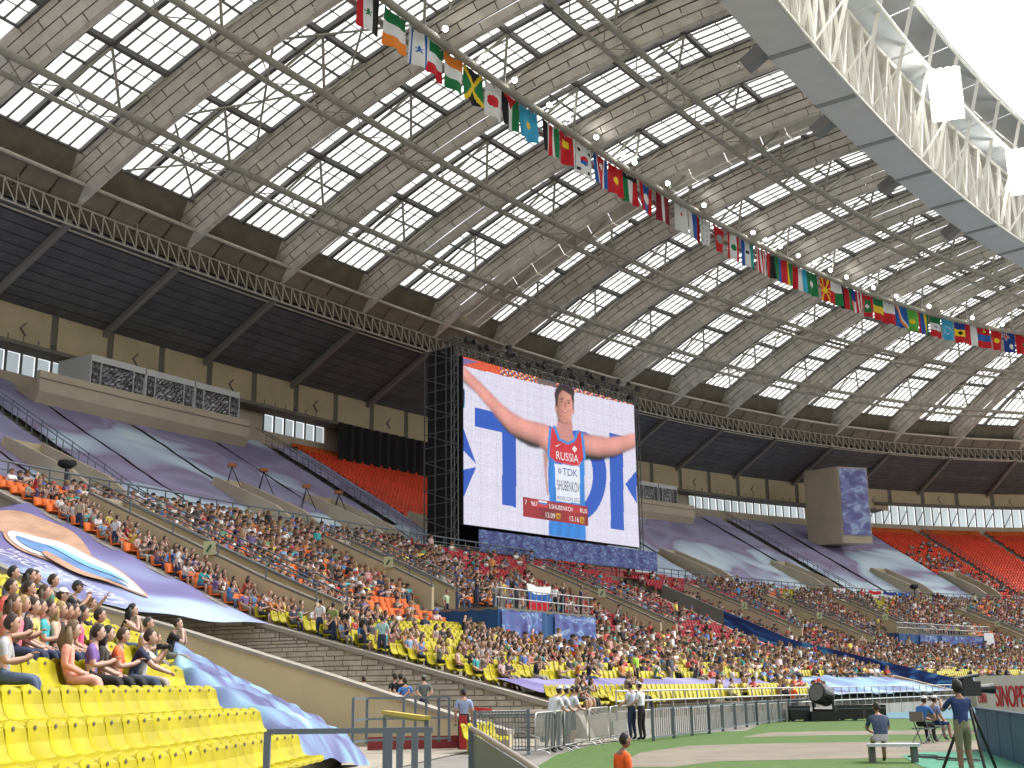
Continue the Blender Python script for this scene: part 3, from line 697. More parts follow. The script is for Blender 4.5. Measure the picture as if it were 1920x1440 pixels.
NAVY = [(.3, (.015, .03, .13)), (.46, (.03, .09, .30)), (.56, (.10, .32, .58)), (.66, (.03, .07, .24)), (.85, (.3, .55, .7))]
M_NAVY = swirl_mat('navy_print', NAVY, .22, 1.2, 2.)
MEDB = [(.25, (.05, .05, .20)), (.42, (.09, .11, .32)), (.56, (.08, .16, .38)), (.64, (.30, .42, .60)), (.70, (.11, .15, .36)), (.85, (.14, .12, .32))]
M_MEDB = swirl_mat('blue_print', MEDB, .55, 5.2, 2.6)
def sheet(name, fn, nu, nv, m, parent=None, uvf=None, smooth=True, thick=0.):
    P = np.array([[tuple(fn(i / nu, j / nv)) for i in range(nu + 1)] for j in range(nv + 1)]).reshape(-1, 3)
    q = np.array([[j * (nu + 1) + i, j * (nu + 1) + i + 1, (j + 1) * (nu + 1) + i + 1, (j + 1) * (nu + 1) + i] for j in range(nv) for i in range(nu)])
    me = np_mesh(name, P, q, m, smooth=smooth); ul = me.uv_layers.new(name='UVMap')
    UVv = np.array([uvf(i / nu, j / nv) if uvf else (i / nu, j / nv) for j in range(nv + 1) for i in range(nu + 1)], np.float32)
    ul.data.foreach_set('uv', UVv[q.ravel()].ravel())
    return link(name, me, parent)
def cover(name, ka, kb, da, db, zf, m, label, h=.36, wob=.05, group=None, sag=0):
    nu = max(6, int((kb - ka) * 10.8 / .8)); nv = max(6, int((db - da) / .8))
    ph = random.random() * 9
    def fn(u, v):
        k = ka + (kb - ka) * u; d = da + (db - da) * v
        w = wob * (math.sin(k * 23 + d * .9 + ph) * .5 + math.sin(d * 2.4 + k * 7 + ph) * .5)
        edge = min(u, 1 - u, v, 1 - v); hh = h * min(1, edge * 14 + .35) if sag else h
        return C(k, d, zf(d) + hh + w)
    return tag(sheet(name, fn, nu, nv, m, None, lambda u, v: ((ka + (kb - ka) * u) * 10.8, da + (db - da) * v)), label, 'cover', group)
AIS = [(-4.2, -1.49), (-1.46, -.96), (-.84, -.34), (-.31, .38), (.42, 1.21), (1.24, 1.93), (2.06, 2.43)]
gl = 'printed covers over the upper stand'
cover_l = ['purple and blue printed cover at the far left edge of the upper stand', 'narrow printed cover strip left of the railed stair at the far left', 'printed cover strip right of the railed stair on the left', 'wide purple cover below the left end of the press balcony', 'purple cover with dark oval swirls under the balcony\'s right half', 'purple cover behind the camera tripods', 'narrow purple cover strip left of the red seats']
for (a, b), l in zip(AIS, cover_l): cover('seat_cover', a, b, -15.6 if a > -.5 else -17, 5.9, zup, M_COVU, l, group=gl)
for (a, b), l in zip([(4.45, 6.3), (6.36, 8.66), (8.72, 9.05), (9.2, 9.86), (9.92, 11.48)], ['purple cover below the right half of the screen', 'purple cover right of the screen below the short balcony', 'narrow purple cover left of the far railed stair', 'purple cover right of the far railed stair', 'purple cover in front of the banner pier']):
    cover('seat_cover', a, b, -16.6, 5.9, zup, M_COVU, l, group=gl)
# logo banner roofing the trench
lb = empty('logo_banner', C(-2.9, 24, zlo(24)), 'purple banner with orange, white and blue emblem stretched over the trench', 'banner')
def lbf(u, v):
    k = GAPS[0][0] - .02 + (GAPS[0][1] - GAPS[0][0] + .02) * u; d = 15 + (25.6 + 3.2 * u - 15) * v
    z0 = float(np.interp(d, [13, 25.25, 29.1, 36.05, 40.3, 42], [9.5, 4.85, 3.9, 2.0, .78, .35])) + .14; z1 = zlo(d) + .24
    return C(k, d, z0 + (z1 - z0) * u - .22 * math.sin(math.pi * u) + .04 * math.sin(d * 2 + u * 9))
LBM = swirl_mat('banner_purple', [(.25, (.15, .13, .30)), (.45, (.21, .19, .39)), (.6, (.27, .30, .50)), (.75, (.44, .56, .72))], .13, 2.2, .8, .15, (15, 28))
sheet('cloth', lbf, 48, 72, LBM, lb, lambda u, v: (u * 8, 15 + 12.6 * v))
def lift(u, v, h): p = lbf(u, v); return p + Vector((0, 0, h))
def blob(name, pts, m, h):
    mb = MB(); mb.poly([lift(u, v, h) for u, v in pts]); return mb.build(name, m, lb)
def leafshape(v0, v1, uc, w0, tail=0., n=26):
    up = []; dn = []
    for i in range(n + 1):
        t = i / n; v = v0 + (v1 - v0) * t; w = w0 * math.sin(math.pi * min(1, t ** .7)) ** .8 * (1 - .0 * t)
        up.append((uc + w + tail * t, v)); dn.append((uc - w + tail * t, v))
    return up + dn[::-1]
def strip_leaf(name, v0, v1, uc, wo, tail, m, h, lo=-1., hi=1.):
    mb = MB(); n = 36; rows = []
    for i in range(n + 1):
        t = i / n; w = wo * max(.001, math.sin(math.pi * t ** .75)) ** .8; v = v0 + (v1 - v0) * t
        rows.append([lift(min(.99, max(.01, uc + (lo + (hi - lo) * q / 8.) * w + tail * t)), v, h) for q in range(9)])
    for i in range(n):
        for q in range(8): mb.quad(rows[i][q], rows[i][q + 1], rows[i + 1][q + 1], rows[i + 1][q])
    return mb.build(name, m, lb)
E_OR = mat('print_orange', (.55, .33, .22), .6, .25, .8, coord='World'); E_WH = mat('print_white', (.70, .72, .75), .6); E_BL = mat('print_blue', (.14, .27, .52), .6, .35, .6, coord='World'); E_CY = mat('print_cyan', (.25, .52, .66), .6); E_PU = mat('print_violet', (.13, .10, .32), .6)
strip_leaf('emblem_flame', .02, .50, .74, .22, -.06, E_OR, .03)
strip_leaf('emblem_ring', .20, .80, .56, .19, .03, E_OR, .06)
strip_leaf('emblem_field', .215, .785, .56, .165, .03, E_WH, .09)
strip_leaf('emblem_blue', .26, .74, .53, .14, .03, E_BL, .12, -.6, .45)
strip_leaf('emblem_cyan', .36, .72, .58, .10, .03, E_CY, .15, -.2, .45)
strip_leaf('emblem_red', .42, .77, .50, .12, .03, E_OR, .15, -1., -.25)
def place_text(name, body, origin, xdir, ydir, size, m, parent, extr=0.0, align='LEFT', sx=1.0, ital=0.):
    cu = bpy.data.curves.new(name, 'FONT'); cu.body = body; cu.size = 1.0; cu.align_x = align; cu.extrude = extr; cu.shear = ital; cu.materials.append(m)
    x = Vector(xdir).normalized() * size * sx; y = Vector(ydir).normalized() * size; n = x.cross(y).normalized() * size
    M = Matrix(((x.x, y.x, n.x, origin[0]), (x.y, y.y, n.y, origin[1]), (x.z, y.z, n.z, origin[2]), (0, 0, 0, 1)))
    me = eval_mesh(bpy.data.objects.new('tmp_text', cu)); me.name = name
    if not me.materials: me.materials.append(m)
    return link(name, me, parent, M)
for u, body, s in ((.225, 'World Championships', .8), (.07, 'MOSCOW 2013', 1.15)):
    a = lift(u, .42, .2); b = lift(u, .98, .2)
    place_text('lettering', body, a, b - a, tang(-2.9) * -1 * -1, s, mat('print_text', (.72, .72, .76), .6), lb, sx=.92)
# ================================================================== VIDEO SCREEN
SL, SR = Vector((-3.92, 95.0, 14.2)), Vector((11.58, 113.05, 14.2)); SH = 13.6
ST = (SR - SL); SW = ST.length; ST = ST / SW; SNR = Vector((ST.y, -ST.x, 0)); SUP = Vector((0, 0, 1))
def SP3(u, v, o=0.): return SL + ST * (SW * u) + SUP * (SH * (1 - v)) + SNR * o
# homography from measured picture points to the screen's own u,v
def _homog(src, dst):
    A = []; B = []
    for (x, y), (u, v) in zip(src, dst): A += [[x, y, 1, 0, 0, 0, -u * x, -u * y], [0, 0, 0, x, y, 1, -v * x, -v * y]]; B += [u, v]
    h = np.linalg.solve(np.array(A, float), np.array(B, float)); return np.append(h, 1).reshape(3, 3)
HM = _homog([(163, 125), (1210, 480), (1235, 1315), (163, 1170)], [(0, 0), (1, 0), (1, 1), (0, 1)]); HI = np.linalg.inv(HM)
def uvp(x, y): q = HM @ np.array([x, y, 1.]); return q[0] / q[2], q[1] / q[2]
def paint_screen(nu, nv):
    uu, vv = np.meshgrid((np.arange(nu) + .5) / nu, (np.arange(nv) + .5) / nv)
    q = np.stack([uu, vv, np.ones_like(uu)], -1) @ HI.T; X = q[..., 0] / q[..., 2]; Y = q[..., 1] / q[..., 2]
    rng = np.random.default_rng(3)
    img = np.zeros((nv, nu, 3)); S = lambda r, g, b: np.array(srgb(r, g, b))
    img[:] = S(222, 218, 236); img *= (1 + .05 * rng.standard_normal((nv, nu, 1)) + .03 * rng.standard_normal((1, nu, 1)) + .02 * rng.standard_normal((nv, 1, 1)))
    def inside(pts):
        r = np.zeros(X.shape, bool); n = len(pts)
        for i in range(n):
            x0, y0 = pts[i]; x1, y1 = pts[(i + 1) % n]
            c = ((y0 > Y) != (y1 > Y)) & (X < (x1 - x0) * (Y - y0) / (y1 - y0 + 1e-9) + x0); r ^= c
        return r
    def soft(mask, n):
        m = mask.astype(float)
        for _ in range(n): m = (m + np.roll(m, 1, 0) + np.roll(m, -1, 0) + np.roll(m, 1, 1) + np.roll(m, -1, 1)) / 5
        return m
    def put(mask, col, s=0, shade=None):
        a = (soft(mask, s) if s else mask.astype(float))[..., None]; c = S(*col) if shade is None else S(*col) * shade[..., None]; img[:] = img * (1 - a) + c * a
    blue = (18, 84, 190)
    put(inside([(238, 445), (760, 602), (760, 700), (238, 565)]), blue)
    put(inside([(412, 570), (500, 592), (500, 1072), (412, 1052)]), blue)
    ex = ((X - 870) / 178) ** 2 + ((Y - 890) / 272) ** 2; ei = ((X - 860) / 108) ** 2 + ((Y - 885) / 190) ** 2
    put((ex < 1) & ~((ei < 1) & (X > 790)) & (X > 700), blue)
    put(inside([(1065, 640), (1145, 660), (1148, 1217), (1072, 1203)]), blue)
    put(inside([(1157, 945), (1222, 868), (1224, 1060)]), blue)
    put(inside([(163, 575), (248, 803), (163, 713)]), blue); put(inside([(163, 832), (246, 818), (163, 1003)]), blue)
    # spectators along the top of the picture
    top = inside([(100, 60), (1300, 420), (1300, 515), (1210, 487), (720, 348), (420, 262), (163, 186), (100, 168)])
    cell = rng.integers(0, 8, (nv, nu)); cx = (X / 7).astype(int) * 7919 + (Y / 9).astype(int) * 104729; cc = (cx * 2654435761 % 1000) / 1000.
    pal = np.array([S(226, 84, 40), S(240, 110, 60), S(205, 60, 40), S(235, 225, 215), S(60, 110, 190), S(60, 40, 45), S(225, 170, 60), S(120, 90, 80)])
    pc = pal[np.where(X < 400, (cc * 3).astype(int), (cc * 7.99).astype(int)).clip(0, 7)]; img[:] = np.where(top[..., None], pc, img)
    put(inside([(163, 135), (260, 165), (163, 180)]), (120, 105, 160)); put(inside([(620, 285), (740, 318), (760, 352), (640, 322)]), (110, 95, 90))
    # athlete: arms, neck, head
    skin = (208, 142, 130)
    cl_ = np.interp(X, [160, 300, 470, 640, 720], [232, 390, 560, 632, 690]); hw_ = np.interp(X, [160, 300, 470, 640, 720], [38, 50, 58, 60, 90]); rel = np.clip((Y - cl_) / hw_, -1.2, 1.2)
    sh = (1.28 - .5 * (rel + .25) ** 2 - .18 * rel) * (1 + .06 * np.sin(X / 21.)) * (1 + .10 * rng.standard_normal((nv, nu)) * .4)
    put(inside([(160, 180), (300, 318), (400, 425), (470, 485), (560, 540), (640, 560), (700, 580), (725, 640), (720, 810), (700, 775), (668, 722), (590, 706), (520, 668), (440, 602), (360, 496), (250, 362), (160, 280)]), skin, 4, sh)
    cl2 = np.interp(X, [890, 1000, 1100, 1220], [705, 725, 722, 688]); sh2 = (1.25 - .5 * ((Y - cl2) / 50. + .25) ** 2 - .15 * (Y - cl2) / 50.) * (1 + .05 * np.sin(X / 17.))
    put(inside([(880, 628), (960, 648), (1070, 668), (1140, 660), (1225, 645), (1225, 730), (1150, 762), (1100, 784), (1000, 802), (920, 792), (900, 815)]), skin, 4, sh2)
    put(inside([(700, 760), (690, 860), (700, 1000), (690, 1000), (680, 900), (668, 740)]), (190, 140, 130), 2)
    put(inside([(762, 540), (845, 555), (850, 640), (870, 680), (820, 690), (765, 670), (745, 620)]), (205, 140, 130), 1)
    hd = ((X - 801) / 54) ** 2 + ((Y - 462) / 112) ** 2 < 1
    put(hd, (205, 140, 122), 1, 1.1 + .34 * (X - 801) / 54. - .25 * ((X - 815) / 54.) ** 2 - .12 * ((Y - 470) / 110.) ** 2)
    put(inside([(752, 520), (775, 560), (800, 572), (835, 560), (852, 520), (845, 550), (805, 580), (762, 560)]), (150, 96, 84), 1)
    put(((X - 749) / 8) ** 2 + ((Y - 478) / 22) ** 2 < 1, (205, 145, 130), 1); put(((X - 853) / 7) ** 2 + ((Y - 500) / 22) ** 2 < 1, (205, 145, 130), 1)
    put((((X - 800) / 60) ** 2 + ((Y - 398) / 70) ** 2 < 1) & ~inside([(765, 398), (790, 372), (842, 408), (850, 520), (752, 500), (756, 420)]), (44, 28, 26), 1)
    put(inside([(744, 400), (762, 390), (758, 470), (746, 470)]), (44, 28, 26), 1); put(inside([(846, 420), (858, 420), (856, 490), (850, 490)]), (44, 28, 26), 1)
    for (x, y, a, b) in ((782, 425, 13, 4), (826, 438, 13, 4)): put(((X - x) / a) ** 2 + ((Y - y) / b) ** 2 < 1, (60, 35, 30), 1)
    for (x, y) in ((783, 441), (825, 452)): put(((X - x) / 8) ** 2 + ((Y - y) / 4) ** 2 < 1, (52, 36, 34))
    put(inside([(801, 440), (808, 440), (812, 478), (798, 476)]), (176, 112, 98), 1)
    put(((X - 806) / 20) ** 2 + ((Y - 501) / 6) ** 2 < 1, (176, 78, 78), 1); put(((X - 806) / 12) ** 2 + ((Y - 499) / 2.5) ** 2 < 1, (240, 222, 214))
    put(((X - 806) / 16) ** 2 + ((Y - 545) / 6) ** 2 < 1, (196, 130, 116), 1)
    # vest
    lb_ = (60, 140, 214)
    fold = 1 + .12 * np.sin(X / 9. + Y / 60.)
    put(inside([(700, 740), (745, 800), (880, 835), (918, 785), (918, 900), (925, 1280), (700, 1245), (705, 1000)]), (30, 128, 215), 1, fold)
    put(inside([(712, 600), (738, 588), (768, 665), (820, 690), (858, 676), (880, 622), (905, 640), (918, 780), (880, 832), (745, 802), (702, 762)]), (206, 32, 48), 1, 1 + .08 * np.sin(X / 14.))
    for a, b in (((712, 600), (700, 765)), ((906, 640), (920, 785)), ((738, 590), (768, 668)), ((880, 622), (858, 678)), ((768, 668), (820, 694)), ((820, 694), (858, 678))):
        ax, ay = a; bx, by = b; t = np.clip(((X - ax) * (bx - ax) + (Y - ay) * (by - ay)) / ((bx - ax) ** 2 + (by - ay) ** 2), 0, 1); dd = np.hypot(X - ax - t * (bx - ax), Y - ay - t * (by - ay)); put(dd < 7.5, lb_)
    put(inside([(738, 812), (888, 836), (892, 1056), (748, 1036)]), (232, 236, 244))
    # caption panel
    g = np.clip((X - 540) / 400, 0, 1)
    put(inside([(541, 1008), (938, 1074), (938, 1120), (541, 1058)]), (170, 28, 36), 0, .75 + .5 * np.sin(g * 6) ** 2)
    put(inside([(541, 1058), (938, 1120), (938, 1188), (541, 1127)]), (136, 18, 26), 0, .8 + .7 * (np.sin(g * 5 + 1) ** 2))
    put(inside([(638, 1028), (690, 1037), (690, 1048), (638, 1039)]), (240, 240, 240)); put(inside([(638, 1039), (690, 1048), (690, 1061), (638, 1052)]), (60, 120, 200)); put(inside([(638, 1052), (690, 1061), (690, 1073), (638, 1064)]), (205, 60, 60))
    put(inside([(745, 1108), (772, 1112), (772, 1150), (745, 1145)]), (215, 150, 40)); put(inside([(888, 1132), (915, 1136), (915, 1174), (888, 1169)]), (215, 150, 40))
    img *= (1 + .05 * rng.standard_normal((nv, nu, 1))); img[:, ::25] *= .9; img[::24, :] *= .9
    return np.clip(img, 0, 1)
NU, NV = 300, 190
img = paint_screen(NU, NV)
scr = empty('video_screen', (SL + SR) / 2 - Vector((0, 0, 2)), 'giant video screen showing an athlete with arms spread, on a scaffold frame', 'screen')
P = np.array([[tuple(SP3(i / NU, j / NV, .0)) for i in range(NU + 1)] for j in range(NV + 1)]).reshape(-1, 3)
ii, jj = np.meshgrid(np.arange(NU), np.arange(NV)); b0 = (jj * (NU + 1) + ii).ravel()
qd = np.stack([b0, b0 + NU + 1, b0 + NU + 2, b0 + 1], -1)
def led_mat(name, strength, attr=True, col=(1, 1, 1)):
    m = bpy.data.materials.new(name); m.use_nodes = True; nt = m.node_tree; b = nt.nodes['Principled BSDF']; b.inputs['Base Color'].default_value = (.01, .01, .01, 1); b.inputs['Roughness'].default_value = .6
    b.inputs['Emission Strength'].default_value = strength; b.inputs['Emission Color'].default_value = (*col, 1)
    if attr: a = nt.nodes.new('ShaderNodeAttribute'); a.attribute_name = 'Col'; nt.links.new(a.outputs['Color'], b.inputs['Emission Color'])
    return m
LED = .42
link('display', np_mesh('display', P, qd, led_mat('led_picture', LED), img.reshape(-1, 3)), scr)
m = MB(); m.prism([SP3(-.004, 1.004, -.02), SP3(1.004, 1.004, -.02), SP3(1.004, -.004, -.02), SP3(-.004, -.004, -.02)], -SNR * .5); m.build('casing', M_BLK, scr)
def stext(body, x0, y0, x1, y1, hpx, col, bold=1.0, sx=None):
    # baseline from (x0,y0) to (x1,y1) in picture points, height in picture points
    u0, v0 = uvp(x0, y0); u1, v1 = uvp(x1, y1); ut, vt = uvp(x0, y0 - hpx)
    A = SP3(u0, v0, .05); B = SP3(u1, v1, .05); T = SP3(ut, vt, .05); h = (T - A).dot(SUP)
    o = place_text('lettering', body, A, B - A, SUP, 1.0, led_mat('led_' + body, LED, False, srgb(*col)), scr)
    me = o.data; xs = [v.co.x for v in me.vertices]; ys = [v.co.y for v in me.vertices]; w = max(xs) - min(xs); hh = max(ys)
    for v in me.vertices: v.co.x -= min(xs)
    Mx = o.matrix_basis.copy(); X = (B - A); Yv = SUP * (h / hh)
    M = Matrix(((X.x / w, Yv.x, SNR.x, A.x), (X.y / w, Yv.y, SNR.y, A.y), (X.z / w, Yv.z, SNR.z, A.z), (0, 0, 0, 1)))
    o.matrix_basis = M; WORLDM[o.name] = M
WH = (245, 240, 240)
stext('RUSSIA', 747, 785, 878, 810, 48, WH); stext('TDK', 785, 882, 872, 893, 42, (30, 60, 150)); stext('SHUBENKOV', 752, 968, 884, 988, 58, (25, 30, 70)); stext('MOSCOW 2013', 752, 1030, 886, 1044, 24, (30, 60, 140))
stext('7', 551, 1054, 564, 1057, 28, WH); stext('967', 590, 1062, 630, 1069, 28, WH); stext('S.SHUBENKOV', 700, 1080, 846, 1103, 27, WH); stext('RUS', 888, 1108, 930, 1115, 26, WH)
stext('13.09', 680, 1134, 737, 1142, 30, WH); stext('PB', 748, 1142, 769, 1146, 22, (60, 30, 10)); stext('13.16', 826, 1157, 881, 1166, 30, WH); stext('SB', 891, 1167, 912, 1171, 22, (60, 30, 10))
mb = MB(); cu, cv = uvp(767, 858)
for q in range(16):
    a0, a1 = 2 * math.pi * q / 16, 2 * math.pi * (q + 1) / 16
    f = lambda a, r: SP3(cu + r * math.cos(a) * SH / SW, cv + r * math.sin(a), .05)
    mb.quad(f(a0, .017), f(a1, .017), f(a1, .012), f(a0, .012))
for q in range(3):
    a = 2.1 * q; mb.quad(f(a, .012), f(a + .5, .012), f(a + 2.4, .006), f(a + 2.2, .006))
mb.build('emblem', led_mat('led_emblem', LED, False, srgb(30, 60, 150)), scr)
mb = MB(); pts = [(740, 706), (748, 712), (776, 694), (750, 704)]; mb.poly([SP3(*uvp(*p), .05) for p in pts]); mb.build('emblem', led_mat('led_tick', LED, False, srgb(*WH)), scr)
mb = MB()
for dx, dy in ((-8, 0), (8, 2), (0, -8), (0, 12)):
    u, v = uvp(857 + dx, 728 + dy); mb.poly([SP3(u + .006 * math.cos(2 * math.pi * q / 8), v + .010 * math.sin(2 * math.pi * q / 8), .05) for q in range(8)])
mb.build('emblem', led_mat('led_crest', LED, False, srgb(*WH)), scr)
# scaffold tower on the left, wrapped in black cloth behind; truss on top
sc_ = empty('scaffold_tower', SP3(-.02, 1, -2.5), 'black wrapped scaffold tower carrying the left side of the video screen', 'scaffold')
M_SCAF = mat('scaffold_tube', (.10, .10, .10), .5, metal=.3)
DP = 3.6
def T3(a, o, h): return SL + ST * a - SNR * o + SUP * h
m = MB(); m.prism([T3(-.35, .6, -1.2), T3(-.35, DP, -1.2), T3(-.35, DP, SH + .9), T3(-.35, .6, SH + .9)], ST * .12); m.build('black_cloth', M_BLK, sc_)
m = MB(); m.prism([T3(-.3, DP, -1.2), T3(SW, DP, -1.2), T3(SW, DP, SH + .4), T3(-.3, DP, SH + .4)], -SNR * .1); m.build('back_cloth', M_BLK, sc_)
for a, o in ((-.75, .3), (-.75, DP * .33), (-.75, DP * .66), (-.75, DP), (-.3, .3), (-1.1, .3), (-.75, -.1)):
    rod('upright', T3(a, o, -5), T3(a, o, SH + 1.0), .055, M_SCAF, sc_)
for i in range(17):
    h = -4 + i * 1.15
    rod('ledger', T3(-.75, -.1, h), T3(-.75, DP, h), .04, M_SCAF, sc_); rod('ledger', T3(-1.1, .3, h), T3(-.3, .3, h), .04, M_SCAF, sc_)
    if i % 2: rod('diagonal', T3(-.78, .3, h), T3(-.78, DP, h + 1.15), .035, M_SCAF, sc_)
    rod('diagonal', T3(-1.1, .28, h), T3(-.3, .28, h + 1.15), .03, M_SCAF, sc_)
rt = empty('right_mast', SP3(1.02, 1, 0), 'slim lattice mast along the right side of the video screen', 'scaffold')
for a, o in ((.25, 0), (.7, 0), (.7, .5), (.25, .5)): rod('upright', SL + ST * (SW + a) - SNR * o + SUP * -2, SL + ST * (SW + a) - SNR * o + SUP * (SH + .8), .05, M_SCAF, rt)
for i in range(26):
    h = -2 + i * .62; rod('lattice_bar', SL + ST * (SW + .25) + SUP * h, SL + ST * (SW + .7) + SUP * (h + .62 * (i % 2)), .03, M_SCAF, rt)
tt = empty('top_truss', SP3(.5, -.05, 0), 'cluttered dark lattice truss with lamps and cables on top of the screen', 'truss')
for o, h in ((.1, .35), (.1, 1.35), (-1.3, .35), (-1.3, 1.35)): rod('chord', T3(-1.2, -o * -1 if 0 else -o, SH + h), T3(SW + .6, -o, SH + h), .06, M_SCAF, tt)
for i in range(int(SW / .6)):
    a = -.9 + i * .62; s = i % 2
    rod('lattice_bar', T3(a, -.1, SH + (.35 if s else 1.35)), T3(a + .62, -.1, SH + (1.35 if s else .35)), .04, M_SCAF, tt); rod('lattice_bar', T3(a, -.1, SH + 1.35), T3(a + .3, 1.3, SH + 1.35), .035, M_SCAF, tt)
rr = random.Random(5)
M_BLKP = mat('black_plastic', (.02, .02, .02), .45)
for i in range(30):
    a = -.4 + SW * i / 29.; h = SH + rr.uniform(.3, 1.5); c = T3(a, -rr.uniform(.1, .9), h); s = rr.uniform(.12, .22)
    bar('lamp', c, c + Vector((rr.uniform(-.3, .3), -.45, rr.uniform(-.3, .2))), s * 2, s * 2, M_BLKP, tt)
# printed skirt below the screen and the cover beneath it
sk = tag(sheet('screen_skirt', lambda u, v: SL + ST * (1.2 + (SW + .8) * u) + SNR * (.5 + .08 * math.sin(u * 90)) + SUP * (-.35 - 1.75 * v - .0 * u), 90, 8, M_MEDB, None, lambda u, v: (u * 60, v * 5)), 'long blue banner skirt with droplet print hanging under the video screen', 'banner')
def under(u, v): k = 1.95 + 2.9 * u; d = .5 + 5.3 * v; return C(k, d, zup(d) + .35 + .05 * math.sin(u * 40 + v * 9))
tag(sheet('seat_cover', under, 50, 10, M_COVU, None, lambda u, v: (20 + u * 30, 6 + 4 * v)), 'narrow violet cover on the seats right under the screen skirt', 'cover', gl)
bar_red = empty('red_ledge', C(3.3, 6.3, 11.7), 'red painted ledge and fence below the screen cover', 'ledge')
for i in range(16):
    k = 2.3 + i * .19; m = MB(); m.prism([C(k, 6.6, 10.6), C(k + .185, 6.6, 10.6), C(k + .185, 6.6, 12.9), C(k, 6.6, 12.9)], inw(k) * .1); m.build('red_panel', M_RED, bar_red)
# pier banner
bn = tag(sheet('pier_banner', lambda u, v: pl + (pr - pl) * (.04 + .92 * u) - nb * -.06 + Vector((0, 0, 10.7 - 9.6 * v)) + nb * .05, 10, 16, swirl_mat('pier_print', [(.3, (.16, .15, .36)), (.5, (.24, .26, .52)), (.65, (.42, .52, .72)), (.8, (.26, .26, .52))], 1.6, 4.4, 2.), None, lambda u, v: (u, v * 2.2)), 'blue violet swirl banner on the front of the tall beige pier', 'banner')
m = MB()
# ---- blue camera platforms in the lower stand
def platform(ka, kb, d0, d1, ztp, label, gaps):
    r = empty('camera_platform', C((ka + kb) / 2, d1, zlo(d1)), label, 'platform')
    mbl = mat('plain_blue_cloth', (.02, .075, .21), .8)
    ks = krange(ka, kb, .1)
    m = MB()
    for a, b in zip(ks[:-1], ks[1:]): m.prism([C(a, d0, ztp), C(b, d0, ztp), C(b, d1, ztp), C(a, d1, ztp)], (0, 0, -.15))
    m.build('deck', M_CONCD, r)
    sheet('side_cloth', lambda u, v: C(ka, d0 + (d1 - d0) * u, zlo(d1) - .1 + (ztp - zlo(d1)) * (1 - v)) + tang(ka) * (.06 * math.sin(u * 40)), 20, 4, mbl, r)
    sheet('front_cloth', lambda u, v: C(ka + (kb - ka) * u, d1 + .05 * math.sin(u * 60), zlo(d1) - .1 + (ztp - zlo(d1)) * (1 - v)), 60, 4, mbl, r)
    for a, b in gaps:
        sheet('printed_banner', lambda u, v: C(a + (b - a) * u, d1 + .12 + .04 * math.sin(u * 25), zlo(d1) - .1 + (ztp - zlo(d1)) * (1 - v) - .25 * math.sin(math.pi * u) * (1 - v) * .3), 30, 6, M_MEDB, r, lambda u, v: (a * 11 + u * (b - a) * 9, v * 2.4))
    for h in (.5, 1.0): m = MB(); m.tube([C(k, d1 - .1, ztp + h) for k in ks], .035, 6); m.build('rail', M_GALV, r)
    for k in np.arange(ka, kb, .06): bar('rail_post', C(k, d1 - .1, ztp), C(k, d1 - .1, ztp + 1), .05, .05, M_GALV, r)
    return r
platform(-.80, .27, 23.6, 30.0, 5.75, 'blue draped camera platform with swirl banners in the middle of the lower stand', [(-.78, -.36), (-.22, .26)])
platform(6.5, 8.62, 22.0, 26., 6.6, 'smaller blue draped platform in the far right lower stand', [(6.95, 7.35), (7.45, 8.6)])
wsn = MB(); wsn.prism([C(8.4, 26.25, 5.0), C(8.62, 26.25, 5.0), C(8.62, 26.25, 6.9), C(8.4, 26.25, 6.9)], inw(9) * .08)
tag(wsn.build('white_notice', mat('paper_white', (.7, .7, .7), .7)), 'white notice board hung on the right end of the far blue platform', 'sign')
# trench 2 banner
tag(sheet('trench_banner', lambda u, v: C(k2b, 22 + 21.5 * u, zlo(22 + 21.5 * u) + 1.0 - (1.6) * v) - tang(k2b) * (.08 + .03 * math.sin(u * 60)), 70, 5, M_NAVY, None, lambda u, v: (u * 28, v * 3)), 'deep blue banner with round light swirls along the right entrance trench', 'banner')
# ---- covers over the front seats
cover('front_cover', -2.5, .55, 38.6, 40.5, zlo, swirl_mat('front_violet', [(.25, (.13, .11, .27)), (.5, (.22, .20, .40)), (.7, (.28, .30, .50)), (.85, (.42, .52, .66))], .16, 6.1, 1.2), 'violet printed cover along the front rows of the middle section', h=.45, wob=.05)
cover('front_cover', .9, 3.2, 37.8, 43, zlo, M_COVL, 'light blue and violet printed cover over the front corner before the right trench', h=.4, wob=.08)
cover('front_cover', 4.0, 9.5, 38.2, 42, zlo, M_COVL, 'long pale blue printed cover along the front of the far right section', h=.4, wob=.06)
def bis(f, x, lo, hi):
    for _ in range(40):
        mid = (lo + hi) / 2
        if f(mid) < x: lo = mid
        else: hi = mid
    return lo
KEND = [bis(lambda k: pix(NC3(k, i, .6))[0], max(300, 560 - 74 * i), -8, -3.5) for i in range(22)]      # where each near row stops
KC1 = [bis(lambda k: pix(C(k, dfront(k) - npitch(k) * i, nz(i, k) - .2))[0], 692 - 41 * i, -6, -3.5) for i in range(10)]
def ncov(u, v):
    i = 7.6 - 7.5 * v; k0 = float(np.interp(i, range(22), KEND)) + .02; k1 = max(k0 + .12, float(np.interp(i, range(10), KC1))); k = k0 + (k1 - k0) * u; e = min(u, 1 - u, v, 1 - v)
    return C(k, dfront(k) + .15 - npitch(k) * i, nz(i, k) + .70 * min(1, .45 + e * 9) - .55 * u ** 1.5 + .03 * math.sin(k * 31 + i * 2.3) + .05 * math.sin(i * 6.3))
tag(sheet('near_cover', ncov, 44, 60, swirl_mat('near_blue', [(p, tuple(x * .8 for x in c)) for p, c in BLU], .3, 2.7, 1.6, .06, (0, 6)), None, lambda u, v: (u * 13, v * 6)), 'pale blue swirl printed cloth draped over empty seats of the near stand', 'cover')
